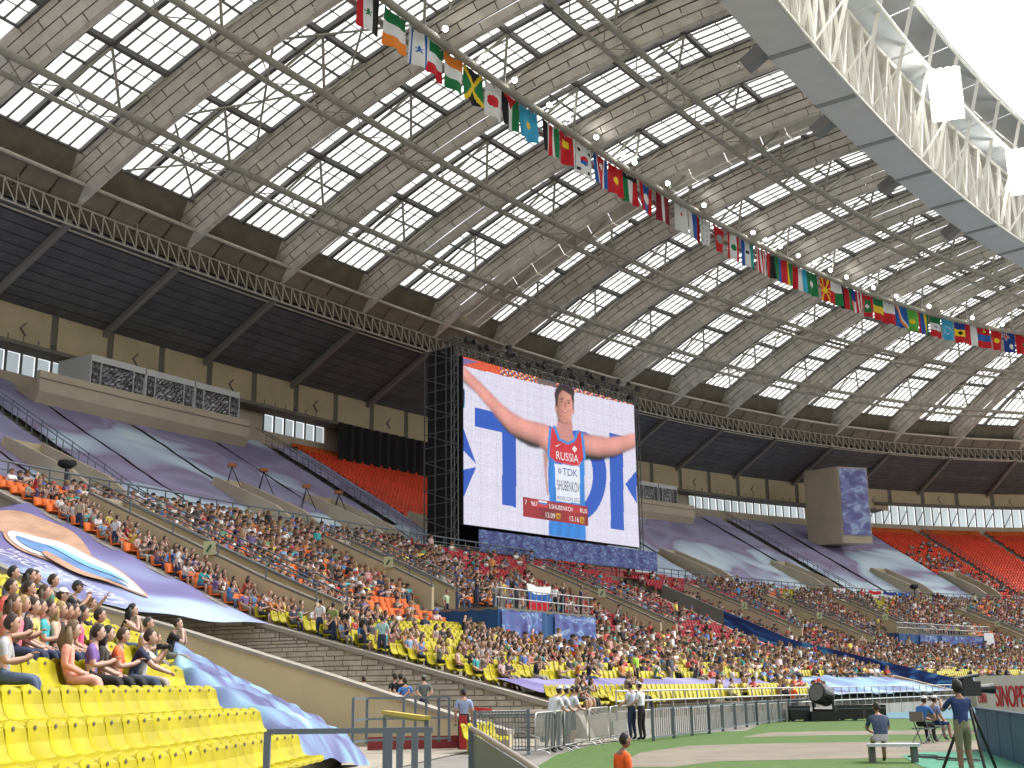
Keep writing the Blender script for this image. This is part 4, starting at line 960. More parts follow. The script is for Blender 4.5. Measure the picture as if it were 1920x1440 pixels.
# ================================================================== FLAGS AND LAMPS ON THE RING BEAM
def hexc(s): return srgb(int(s[0:2], 16), int(s[2:4], 16), int(s[4:6], 16))
CL = {k: hexc(v) for k, v in dict(r='C8202A', g='1E7A46', w='E4E4E4', o='F08A34', b='2B5FAE', k='1C1C20', y='F0CC30', s='3FA6D0', d='8C1830', n='24408C', e='9A9A9A', l='5FB044', t='2E8C88', p='E06A7A').items()}
def vs(st): n = len(st); return lambda u, v: st[min(n - 1, int(u * n))]
def hsr(st): n = len(st); return lambda u, v: st[min(n - 1, int(v * n))]
def disc(base, c, cu=.5, cv=.5, r=.28): return lambda u, v: c if ((u - cu) ** 2 + ((v - cv) * 1.5) ** 2) < r * r else (base(u, v) if callable(base) else base)
def rays(base, c, n=8, r=.2): return lambda u, v: c if (((u - .5) ** 2 + ((v - .5) * 1.5) ** 2) < r * r or abs((math.atan2((v - .5) * 1.5, u - .5) / (2 * math.pi) * n) % 1 - .5) < .16) else base
def star(base, c, cu=.5, cv=.5, r=.2): return lambda u, v: c if abs((math.hypot(u - cu, (v - cv) * 1.5)) / r) < .62 + .38 * math.cos(5 * (math.atan2((v - cv) * 1.5, u - cu) + math.pi / 2)) * -1 * -1 and math.hypot(u - cu, (v - cv) * 1.5) < r else (base(u, v) if callable(base) else base)
def saltire(a, b, c): return lambda u, v: c if abs(u - v) < .1 or abs(u - (1 - v)) < .1 else (a if (u > v) != (u < 1 - v) else b)
def box_(base, c, u0, u1, v0, v1): return lambda u, v: c if u0 < u < u1 and v0 < v < v1 else (base(u, v) if callable(base) else base)
FL = [(690, star(vs('rwk'), 'g', .5, .5, .16), 'red white and black striped flag with a green star'), (741, hsr('gwo'), 'flag in green, white and orange bands, lower band orange'), (786, star(vs('wbwwwwbw'), 'b', .5, .5, .18), 'white flag with two blue stripes and a blue star'), (815, hsr('gwr'), 'green, white and red banded flag next to the starred white flag'), (850, hsr('owg'), 'orange, white and green banded flag'), (887, saltire('g', 'k', 'y'), 'green and black flag with a yellow diagonal cross'),
 (925, disc('w', 'r'), 'white flag with one red disc'), (957, lambda u, v: 'r' if v < .4 and abs(u - .5) < .4 - v else vs('kwg')(u, v), 'black white green flag with a red triangle at its top'), (991, rays('s', 'y', 0.01, .17), 'sky blue flag with a yellow sun'), (1033, vs('kkkwrrrwggg'), 'black, red and green striped flag with thin white lines'), (1064, box_(box_('r', 'y', .2, .6, .2, .45), 'w', .8, 1, 0, 1), 'red flag with a yellow figure and white edge stripes'),
 (1096, lambda u, v: ('r' if v < .5 else 'b') if (u - .5) ** 2 + ((v - .5) * 1.5) ** 2 < .06 else ('k' if abs(abs(u - .5) - .3) < .09 and abs(abs(v - .5) - .32) < .06 else 'w'), 'white flag with a red and blue disc and black bars'), (1127, disc(vs('bbwrrrrrrwbb'), 'w', .5, .33, .17), 'blue edged red flag with a white disc'), (1155, rays('r', 'y', .01, .2), 'red flag with a golden sun, left of the green striped flag'), (1182, box_(vs('gwr'), 'k', 0, 1, 0, .16), 'green white red flag with a black top edge'), (1212, disc(vs('rbbr'), 'w'), 'red and blue flag with a white disc'), (1243, vs('ddwdd'), 'dark crimson flag with a thin white middle stripe'),
 (1278, disc('w', 'r', .5, .3, .09), 'white flag with a tiny red mark'), (1303, vs('wbr'), 'flag with white, blue and red upright stripes beside the white patterned flag'), (1322, lambda u, v: 'e' if int(u * 14) % 4 == 0 and int(v * 9) % 2 else 'w', 'white flag with a faint grey pattern'), (1348, disc('r', 'e', .6, .45, .26), 'plain red flag with a grey crest'), (1376, disc(vs('rwwr'), 'g', .5, .5, .2), 'red and white flag with a green tree shape'), (1402, disc(vs('bwt'), 'k', .5, .4, .12), 'blue, white and teal striped flag with a small black mark'), (1428, vs('rwrwrwrw'), 'flag of many narrow red and white stripes'), (1449, vs('rkg'), 'red, black and green striped flag'), (1466, vs('br'), 'half blue and half red flag'), (1483, vs('ygr'), 'yellow, green and red upright striped flag'), (1501, vs('rws'), 'red, white and light blue striped flag'), (1522, disc('g', 'w', .5, .5, .2), 'green flag with a white flower'), (1548, rays('r', 'y', 8, .2), 'red flag with a big yellow sunburst'), (1567, lambda u, v: 'w' if v < .45 else ('r' if u < .5 else 'g'), 'white flag with red and green lower halves'), (1588, vs('krg'), 'narrow black, red and green flag after the white red green one'), (1606, box_(vs('rwrwrwrw'), 'n', 0, .5, 0, .5), 'striped red and white flag with a navy corner'), (1627, disc(box_('r', 'g', .25, .75, .2, .8), 'w', .5, .5, .13), 'red bordered green flag with white crescent'), (1648, hsr('gyr'), 'green, yellow and red banded flag'), (1668, hsr('wr'), 'half white and half red flag, white on top'), (1690, lambda u, v: 'o' if abs(u - v * .7 - .1) < .08 else ('w' if abs(u - v * .7 - .22) < .07 else 'b'), 'blue flag with orange and white diagonal rays'), (1711, disc('l', 'y', .5, .55, .17), 'bright green flag with a yellow crescent'), (1733, vs('rbyg'), 'red, blue, yellow and green striped flag'), (1755, disc(hsr('gwr'), 'e', .5, .5, .12), 'green, white and red banded flag with a grey crest'), (1777, lambda u, v: 'w' if abs(abs(u - .5) * .8 + abs(v - .5) - .22) < .03 and (int(u * 10) + int(v * 10)) % 2 else 's', 'light blue flag with four small white stars'), (1801, disc(hsr('nyr'), 'k', .5, .5, .14), 'navy, yellow and red banded flag with a dark crest'), (1821, vs('rw'), 'half red and half white flag, red on the left'), (1845, disc(hsr('rbr'), 'y', .6, .16, .12), 'red, blue, red banded flag with a golden sign'), (1869, disc('r', 'y', .5, .5, .18), 'red flag with a gold emblem, fourth from the right edge'), (1893, lambda u, v: ('r' if abs(u - .28) < .05 or abs(v - .2) < .03 else 'w' if abs(u - .28) < .1 or abs(v - .2) < .06 else 'n') if u < .55 and v < .4 else ('w' if (u - .6) ** 2 + (v - .7) ** 2 < .02 else 'n'), 'navy flag with a small cross pattern in its corner'), (1918, star('r', 'g', .5, .5, .18), 'red flag with a green star at the right edge')]
M_FLAG = attr_mat('flag_cloth', .8)
FD, FZ = 17.9, 47.0
def k_of_x(x, d, z, lo=-4, hi=15):
    for _ in range(50):
        mid = (lo + hi) / 2
        if pix(C(mid, d, z))[0] < x: lo = mid
        else: hi = mid
    return lo
FW_, FH_ = 2.4, 2.8
for idx, (x, fn, lab) in enumerate(FL):
    kc = k_of_x(x, FD, FZ - 1.6); t = tang(kc); n = inw(kc); nu, nv = 22, 30; mb = MB(); ph = rr.random() * 6; tw = rr.uniform(-.35, .35); amp = rr.uniform(.06, .16)
    o = C(kc, FD, FZ)
    def fp(u, v): return o + t * ((u - .5) * FW_ * (1 - .10 * v * abs(math.sin(ph)))) + n * (amp * (.3 + v) * math.sin(u * 8 + ph + v * 1.5) + tw * (u - .5) * (v + .3)) + Vector((0, 0, -FH_ * v - .12 * math.sin(math.pi * u) * (1 - v)))
    for j in range(nv):
        for i in range(nu):
            mb.quad(fp(i / nu, j / nv), fp((i + 1) / nu, j / nv), fp((i + 1) / nu, (j + 1) / nv), fp(i / nu, (j + 1) / nv), 0, CL[fn((i + .5) / nu, (j + .5) / nv)])
    r = empty('flag', o, lab + ', under the roof ring' if len(lab.split()) < 12 else lab, 'flag', 'national flags hanging from the roof ring')
    f = mb.build('cloth', M_FLAG, r, True)
    for s in (-.45, 0, .45): rod('tie', fp(s + .5, 0), C(kc, RD['F'], zl(RD['F'])) + t * (s * FW_), .025, M_STEEL, r)
me = MB(); me.tube([C(k, FD, FZ + .05) for k in KS], .05, 6); tag(me.build('flag_line', M_STEEL), 'thin cable along the roof ring from which the flags hang', 'cable')
# lamps
M_LAMP = led_mat('lamp_glow', 14., False, (1, .97, .92)); M_LHOUS = mat('lamp_housing', (.2, .2, .2), .5)
LX = [835, 907, 965, 1030, 1065, 1118, 1167, 1190, 1252, 1320, 1412, 1434, 1463, 1497, 1527, 1557, 1587, 1638, 1681, 1742, 1766, 1823, 1880]
lab_l = ['first', 'second', 'third', 'fourth', 'fifth', 'sixth', 'seventh', 'eighth', 'ninth', 'tenth', 'eleventh', 'twelfth', 'thirteenth', 'fourteenth', 'fifteenth', 'sixteenth', 'seventeenth', 'eighteenth', 'nineteenth', 'twentieth', 'twenty-first', 'twenty-second', 'twenty-third']
lmesh = None
for i, x in enumerate(LX):
    z = zl(19.2) + .3; k = k_of_x(x, 19.2, z); c = C(k, 19.2, z)
    r = empty('spot_lamp', c, '%s lit round spot lamp from the left on the flag ring beam' % lab_l[i], 'lamp', 'lit lamps on the flag ring beam')
    if lmesh is None:
        a = MB(); a.ball((0, 0, 0), .21, 12, 8); lmesh = a.mesh('bulb', M_LAMP, True)
        a = MB(); a.tube([(0, .1, 0), (0, .3, 0), (0, .55, 0)], [.3, .26, .12], 12); hmesh = a.mesh('housing', M_LHOUS, True)
    hs_ = link('housing', hmesh, r, Matrix.Translation(c)); link('bulb', lmesh, hs_, Matrix.Translation(c)); rod('bracket', c + Vector((0, .4, 0)), c + Vector((0, .4, -.5)), .04, M_STEEL, r)
# floodlight banks in the inner truss
M_FLOOD = led_mat('flood_glow', 9., False, (1, .98, .95))
for i, (x, y, nx, ny) in enumerate(((1583, 60, 5, 7), (1773, 255, 4, 7), (1916, 372, 4, 7))):
    k = k_of_x(x, 45.9, 47.3); c = C(k, 45.9, 47.0); n = Vector((-c.x * .8, -c.y, -14)).normalized(); t = n.cross(Vector((0, 0, 1))).normalized()
    r = empty('floodlight_bank', c, ['blazing floodlight bank nearest the top of the picture', 'second blazing floodlight bank along the inner truss', 'blazing floodlight bank cut by the right edge'][i], 'floodlight', 'floodlight banks on the inner truss')
    for a in range(nx):
        for b in range(ny):
            p = c + t * ((a - (nx - 1) / 2) * .55) + Vector((0, 0, (b - (ny - 1) / 2) * .62)); q = MB(); q.tube([p, p + n * .12], [.34, .34], 12); lmp = q.build('lamp', M_FLOOD, r)
            q = MB(); q.tube([p - n * .02, p - n * .3], [.27, .12], 10); q.build('reflector', M_LHOUS, lmp)
    w = nx * .3
    for s in (-1, 1): bar('frame_post', c + t * (s * w) + Vector((0, 0, -2.4)), c + t * (s * w) + Vector((0, 0, 2.2)), .1, .1, M_WHITE, r)
    for h in (-2.2, 0, 2.): bar('frame_bar', c - t * w + Vector((0, 0, h)) - n * .3, c + t * w + Vector((0, 0, h)) - n * .3, .08, .08, M_WHITE, r)
# loudspeakers hanging under the inner edge
for i, (x, lab) in enumerate(((1412, 'grey loudspeaker box under the inner roof edge nearest the top'), (1540, 'second grey loudspeaker box under the inner roof edge'), (1665, 'third grey loudspeaker box under the inner roof edge'), (1782, 'fourth grey loudspeaker box under the inner roof edge'))):
    k = k_of_x(x, 38.2, 43.6); c = C(k, 38.2, 43.6); r = empty('loudspeaker', c, lab, 'loudspeaker', 'loudspeakers under the roof edge')
    rz = psi(k); m = MB(); M = Matrix.Translation(c) @ Matrix.Rotation(rz, 4, 'Z') @ Matrix.Rotation(-.5, 4, 'X')
    m.box((-.5, -.9, -.45), (.5, .7, .45), 0, None, M); cbn = m.build('cabinet', M_LHOUS, r); m = MB(); m.box((-.42, -.96, -.38), (.42, -.905, .38), 0, None, M); m.build('grille', M_BLKP, cbn)
    rod('cable', c, C(k + .25, 42.5, 43.1), .02, M_WHITE, r); rod('hanger', c, c + Vector((0, 0, 5.5)), .05, M_STEEL, r)
# ================================================================== SEATS
def Cv(k, d):
    k = np.asarray(k, float); q = np.where(k <= 3, k, np.where(k >= 5, k - DELK, 3 + (k - 3) * (2 - DELK) / 2)); s = (q - 5) * SP
    a = np.interp(s, PS, PPSI); return np.interp(s, PS, PX) + d * np.sin(a), np.interp(s, PS, PY) - d * np.cos(a), a
def pixv(P):
    v = P - np.array([0, 0, CAMZ]); w = v @ np.array(FW); return 960 + FPX * (v @ np.array(CR)) / w, 720 - FPX * (v @ np.array(CU)) / w, w
SEATCOL = {'yellow': (.37, .315, .004), 'orange': (.72, .15, .03), 'crimson': (.38, .025, .035), 'red': (.74, .07, .03)}
# low-cost seat: an L-shaped shell; local x right, y forward, z up, origin on the step behind the pan
SV = np.array([(x, y, z) for x in (-.22, .22) for (y, z) in ((-.03, .84), (.04, .46), (.44, .47), (.44, .43), (.0, .40), (-.08, .84))])
SQ = np.array([(i, (i + 1) % 6, 6 + (i + 1) % 6, 6 + i) for i in range(6)] + [(0, 5, 4, 1), (6, 7, 10, 11), (1, 4, 3, 2), (7, 8, 9, 10)])
def bulk(tv, tq, tc, pos, yaw, cols=None, scale=None):
    n = len(pos); c, s = np.cos(yaw), np.sin(yaw); V = np.repeat(tv[None], n, 0)
    if scale is not None: V = V * scale[:, None, None]
    X = V[..., 0] * c[:, None] - V[..., 1] * s[:, None] + pos[:, 0:1]; Y = V[..., 0] * s[:, None] + V[..., 1] * c[:, None] + pos[:, 1:2]; Z = V[..., 2] + pos[:, 2:3]
    Q = tq[None] + (np.arange(n) * len(tv))[:, None, None]
    return np.stack([X, Y, Z], -1).reshape(-1, 3), Q.reshape(-1, tq.shape[1])
def face_yaw(a): return a + math.pi          # +y (forward) turned to the inward normal: (sin a, -cos a)
seats = []       # (x,y,z,a,colour,k,d)
def row_seats(ka, kb, d, z, colf):
    kk = [ka]; 
    while kk[-1] < kb:
        w = bayw(kk[-1], d); kk.append(kk[-1] + .5 / w)
    kk = np.array(kk[:-1]); x, y, a = Cv(kk, d)
    for i in range(len(kk)):
        c = colf(kk[i], d)
        if c: seats.append((x[i], y[i], z, a[i], c, kk[i], d))
def col_lower(k, d):
    for (v, a, b, w) in VOM_L:
        if abs(k - v) < w * .62 and a - .4 < d < b + .4: return None
        if abs(k - v) < .05 and d > b: return None
    if -.84 < k < .30 and 23.2 < d < 31.6: return None
    if 6.45 < k < 8.66 and 21.7 < d < 26.3: return None
    if -2.5 < k < .55 and 38.3 < d < 40.6: return None
    if .85 < k < 3.3 and d > 37.6: return None
    if k > 3.9 and d > 38.0: return None
    if k < .75: return 'orange' if d < 27.6 else 'yellow'
    if k < 5.2: return 'crimson' if d < 30.5 else 'yellow'
    return ('orange' if (k * 1.7 + d * .3) % 3 > .8 else 'yellow') if d < 28 else 'yellow'
for i in range(38):
    d = 11.6 + i * .8 + .28; z = zlo(11.6 + (i + 1) * .8)
    for a, b in ((GAPS[0][1] + .06, GAPS[1][0] - .02), (GAPS[1][1] + .05, 14.5)): row_seats(a, b, d, z, col_lower)
def col_upper(k, d):
    for v in VOM_U:
        if abs(k - v) < .17 and d > -2.4: return None
    if abs(k - 12.35) < .05 or abs(k - 13.3) < .05: return None
    return 'orange' if d < -15.8 else 'red'
for i in range(29):
    d = -17.2 + i * .8 + .28; z = zup(-17.2 + (i + 1) * .8)
    row_seats(2.46, 4.42, d, z, col_upper); row_seats(11.52, 14.6, d, z, col_upper)
row_seats(-.32, 1.2, -15.3, zup(-14.6), lambda k, d: 'red')
for i in range(0, 18):
    ke = min(KEND[i], KNE - .03)
    kk = -8.2
    while kk < ke:
        p = NC3(kk, i); seats.append((p.x, p.y, p.z, psi(kk) - .045, 'yellow', kk, 60 - i)); kk += .5 / bayw(kk, 42)
kk = -3.86
while kk < -3.58: p = C(kk, 42.2, -.08); seats.append((p.x, p.y, p.z, psi(kk), 'yellow', kk, 60)); kk += .5 / bayw(kk, 42)
SA = np.array([s[:4] for s in seats]); SCOL = np.array([s[4] for s in seats]); SK = np.array([s[5] for s in seats]); SD = np.array([s[6] for s in seats])
px, py, pw = pixv(SA[:, :3] + [0, 0, .6]); vis = (px > -120) & (px < 2040) & (py > 500) & (py < 1520) & (pw > 4)
SA, SCOL, SK, SD, px, py, pw = SA[vis], SCOL[vis], SK[vis], SD[vis], px[vis], py[vis], pw[vis]
# the 300 seats that show largest are objects of their own
order = np.argsort(pw); isnear = (SK < -3.4) | ((SK > -2.6) & (SK < -1.2) & (SD > 28))
big = [i for i in order if isnear[i]][:300]; bigset = np.zeros(len(SA), bool); bigset[big] = True
M_YEL = mat('yellow_plastic', SEATCOL['yellow'], .45, .2, 1.3, spec=.2, coord='World'); M_DARKLBL = mat('seat_number', (.06, .055, .03), .6)
sm = MB(); NWx, prof = 8, [(-.07, .86), (-.035, .78), (0., .62), (.045, .50), (.11, .455), (.22, .44), (.36, .455), (.435, .45), (.455, .41)]
def seat_pt(u, j):
    y, z = prof[j]; wid = .225 * (1 - .28 * max(0, (z - .70) / .16) ** 2); x = (u * 2 - 1) * wid; dish = .035 * (1 - (u * 2 - 1) ** 2)
    return (x, y - (dish if z > .52 else 0), z - (dish if z <= .52 else 0) - (.045 * (abs(u * 2 - 1)) ** 3 if j == 0 else 0))
for j in range(len(prof) - 1):
    for i in range(NWx): sm.quad(seat_pt(i / NWx, j), seat_pt(i / NWx, j + 1), seat_pt((i + 1) / NWx, j + 1), seat_pt((i + 1) / NWx, j))
# back shell
for j in range(len(prof) - 1):
    for i in range(NWx):
        q = [seat_pt(i / NWx, j), seat_pt((i + 1) / NWx, j), seat_pt((i + 1) / NWx, j + 1), seat_pt(i / NWx, j + 1)]; sm.quad(*[(p[0], p[1] - (.03 if j < 4 else 0), p[2] - (0 if j < 4 else .03)) for p in q])
for i in (0, NWx):
    for j in range(len(prof) - 1):
        a, b = seat_pt(i / NWx, j), seat_pt(i / NWx, j + 1); o = lambda p, j: (p[0], p[1] - (.03 if j < 4 else 0), p[2] - (0 if j < 4 else .03)); sm.quad(a, b, o(b, j), o(a, j))
for i in range(NWx):
    a, b = seat_pt(i / NWx, 0), seat_pt((i + 1) / NWx, 0); sm.quad(a, (a[0], a[1] - .03, a[2]), (b[0], b[1] - .03, b[2]), b)
sm.box((-.05, .05, 0), (.05, .12, .43), 0); sm.quad((-.025, -.062, .80), (.025, -.062, .80), (.025, -.05, .755), (-.025, -.05, .755), 1)
smesh = sm.mesh('seat', [M_YEL, M_DARKLBL], True); smesh_o = sm.mesh('seat_o', [mat('orange_plastic', SEATCOL['orange'], .35, .07, 2.5, coord='World'), M_DARKLBL], True)
_o1 = 'first second third fourth fifth sixth seventh eighth ninth tenth eleventh twelfth thirteenth fourteenth fifteenth sixteenth seventeenth eighteenth nineteenth'.split()
def nth(n): return _o1[n - 1] if n < 20 else ('twentieth', 'thirtieth', 'fortieth', 'fiftieth')[n // 10 - 2] if n % 10 == 0 else ('twenty', 'thirty', 'forty', 'fifty')[n // 10 - 2] + '-' + _o1[n % 10 - 1]
ROWN = {60: 'front', 59: 'second', 58: 'third', 57: 'fourth', 56: 'fifth', 55: 'sixth', 54: 'seventh', 53: 'eighth', 52: 'ninth', 51: 'tenth'}
rank = {}
for i in sorted(big, key=lambda i: -SK[i]):
    key = (round(SD[i], 1), SK[i] < -3.95, SK[i] < -3); rank[key] = rank.get(key, 0) + 1; n = nth(rank[key]); x, y, z, a = SA[i]
    if SK[i] < -3.95: lab = 'yellow plastic seat, %s from the right end of the near stand\'s %s row up' % (n, nth(int(round(60 - SD[i])) + 1))
    elif SK[i] < -3: lab = 'yellow plastic seat, %s from the right in the short row by the trench' % n
    else: lab = '%s plastic seat, %s from the right in the %s row behind the stone wall' % (SCOL[i], n, nth(max(1, int(round((42 - SD[i]) / .8)))))
    o = link('seat', smesh if SCOL[i] == 'yellow' else smesh_o, None, Matrix.Translation((x, y, z)) @ Matrix.Rotation(face_yaw(a), 4, 'Z')); tag(o, lab, 'seat', 'plastic seats near the camera')
for c in SEATCOL:
    sel = (SCOL == c) & ~bigset
    if not sel.any(): continue
    V, Q = bulk(SV, SQ, None, SA[sel, :3], SA[sel, 3] + math.pi); me = np_mesh(c + '_seats', V, Q, mat('plastic_' + c, SEATCOL[c], .45, .15, .35, spec=.25, coord='World'))
    tag(link(c + '_seats', me), 'many small %s plastic seats filling the far rows of the stands' % c, 'seats', kind='stuff')
# ================================================================== CROWD
def inpoly(x, y, pts):
    r = np.zeros(len(x), bool); n = len(pts)
    for i in range(n):
        x0, y0 = pts[i]; x1, y1 = pts[(i + 1) % n]; r ^= ((y0 > y) != (y1 > y)) & (x < (x1 - x0) * (y - y0) / (y1 - y0 + 1e-9) + x0)
    return r
prob = np.full(len(SA), .0); low = SD > 11
prob[low & (SK > -3.3)] = .76
prob[low & (SK > 3.9)] = .80
prob[low & (SK > 5.2) & (SD < 27) & (np.sin(SK * 3.1 + SD * .5) > .72)] = .3
prob[low & (SK > -1.2) & (SK < 3.3) & (SD > 33)] = .6; prob[low & (SCOL == 'crimson')] = .33; prob[low & (SCOL == 'crimson') & (SD < 17)] = .18; prob[low & (SCOL == 'crimson') & (SK > 2) & (SD > 24) & (SK < 3.3)] = .2
prob[low & (SK > -3.3) & (SK < .6) & (SD > 36.4)] = .42; prob[low & (SK > -3.3) & (SK < .6) & (SD > 40.5)] = .12; prob[low & (SK > 3.9) & (SD > 36.2)] = .15
prob[inpoly(px, py, [(690, 1112), (870, 1162), (866, 1205), (770, 1195), (690, 1165)])] = .05
prob[inpoly(px, py, [(640, 1172), (760, 1190), (880, 1212), (905, 1292), (640, 1235)])] = .22
prob[inpoly(px, py, [(0, 900), (150, 940), (300, 985), (280, 1010), (0, 960)])] = .55
prob[SK < -3.3] = 0; prob[(SK < -3.3) & (SD > 59.9) & (SK > -4)] = 0
prob[inpoly(px, py, [(1690, 1040), (1780, 1050), (1930, 1120), (1930, 1190), (1770, 1125)]) & ~low] = .4
prob[inpoly(px, py, [(1700, 1020), (1760, 1020), (1760, 1050), (1700, 1050)]) & ~low] = .3
cl = .5 + .5 * np.sin(SK * 9.1 + np.sin(SD * 1.3) * 1.7) * np.sin(SD * .9 + np.sin(SK * 5.3) * 2.1); prob = prob * np.where(cl < .22, .55, 1.04)
occ = np.where(RNG.random(len(SA)) < prob)[0]
SHIRTS = [(.62, .60, .57), (.66, .66, .68), (.55, .53, .48), (.035, .035, .04), (.05, .05, .055), (.03, .04, .09), (.10, .16, .35), (.07, .20, .42), (.18, .30, .45), (.40, .05, .05), (.50, .10, .08), (.42, .22, .20), (.24, .20, .17), (.20, .21, .19), (.10, .22, .12), (.60, .48, .10), (.50, .20, .05), (.14, .10, .22), (.40, .30, .26), (.05, .33, .35), (.30, .28, .26), (.55, .38, .36), (.14, .10, .08)]
SKINS = [(.46, .27, .19), (.38, .21, .14), (.52, .33, .25), (.27, .15, .10)]; HAIRS = [(.035, .022, .015), (.02, .016, .014), (.07, .04, .022), (.16, .10, .05), (.06, .05, .045)]; PANTS = [(.03, .04, .08), (.02, .02, .022), (.08, .11, .18), (.20, .18, .15), (.05, .05, .055), (.34, .31, .26)]
# cheap spectator: torso, head with hair, thighs, shins, arms; colours per part: 0 shirt 1 skin 2 hair 3 trousers
def far_person(variant):
    V = []; Q = []; K = []
    def frust(a, b, ra, rb, col, cap=True):      # four-sided tapered limb; r=(half x, half other)
        a = Vector(a); b = Vector(b); t = (b - a).normalized(); u = Vector((1, 0, 0)) if abs(t.x) < .9 else Vector((0, 1, 0)); w = t.cross(u).normalized(); u = w.cross(t).normalized(); n = len(V)
        for c, r in ((a, ra), (b, rb)):
            for s1, s2 in ((-1, -1), (1, -1), (1, 1), (-1, 1)): V.append(tuple(c + u * (s1 * r[0]) + w * (s2 * r[1])))
        for i in range(4): Q.append((n + i, n + (i + 1) % 4, n + 4 + (i + 1) % 4, n + 4 + i)); K.append(col)
        if cap: Q.append((n + 4, n + 5, n + 6, n + 7)); K.append(col)
    lean = (.05, .16, .0, .1)[variant % 4]
    frust((0, .06, .40), (0, .06 + lean, .92), (.17, .11), (.20, .10), 0); frust((0, .07 + lean, .92), (0, .08 + lean, 1.0), (.06, .05), (.05, .05), 1, False)
    hx = (.0, .03, -.03, 0)[variant % 4]
    frust((hx, .09 + lean, .98), (hx, .10 + lean, 1.10), (.07, .085), (.085, .105), 1, False); frust((hx, .10 + lean, 1.10), (hx, .09 + lean, 1.235), (.09, .108), (.055, .07), 2)
    frust((hx, .02 + lean, 1.02), (hx, .02 + lean, 1.18), (.08, .05), (.075, .05), 2, False)
    if variant == 6:
        V = [(x, y, z + .45) for x, y, z in V]
        for s in (-1, 1): frust((s * .09, .06, 0), (s * .09, .06, .88), (.06, .07), (.085, .09), 3, False); frust((s * .22, .08, 1.34), (s * .25, .10, 1.05), (.055, .055), (.045, .045), 0, False); frust((s * .25, .10, 1.05), (s * .2, .22, .82), (.042, .042), (.035, .035), 1)
        return np.array(V), np.array(Q), np.array(K)
    for s in (-1, 1):
        frust((s * .09, .10, .52), (s * .11, .52, .52), (.085, .08), (.07, .065), 3); frust((s * .11, .52, .52), (s * .11, .55, .06), (.06, .06), (.045, .05), 3 if variant % 3 else 1, False)
        up = variant in (2, 5) and s == 1
        sh = (s * .21, .06 + lean, .88); el = (s * .25, .18 + lean, .66) if not up else (s * .28, .16 + lean, 1.05); ha = (s * .05, .40 + lean * .5, .66 if variant % 2 else .80) if not up else (s * .2, .2 + lean, 1.35)
        frust(sh, el, (.055, .055), (.045, .045), 0, False); frust(el, ha, (.042, .042), (.035, .035), 1)
    return np.array(V), np.array(Q), np.array(K)
SHIRTS = [tuple(x * 1.0 for x in c) for c in SHIRTS] + [(.02, .02, .025), (.05, .05, .06), (.03, .035, .07), (.08, .07, .06)]
TPL = [far_person(v) for v in range(7)]
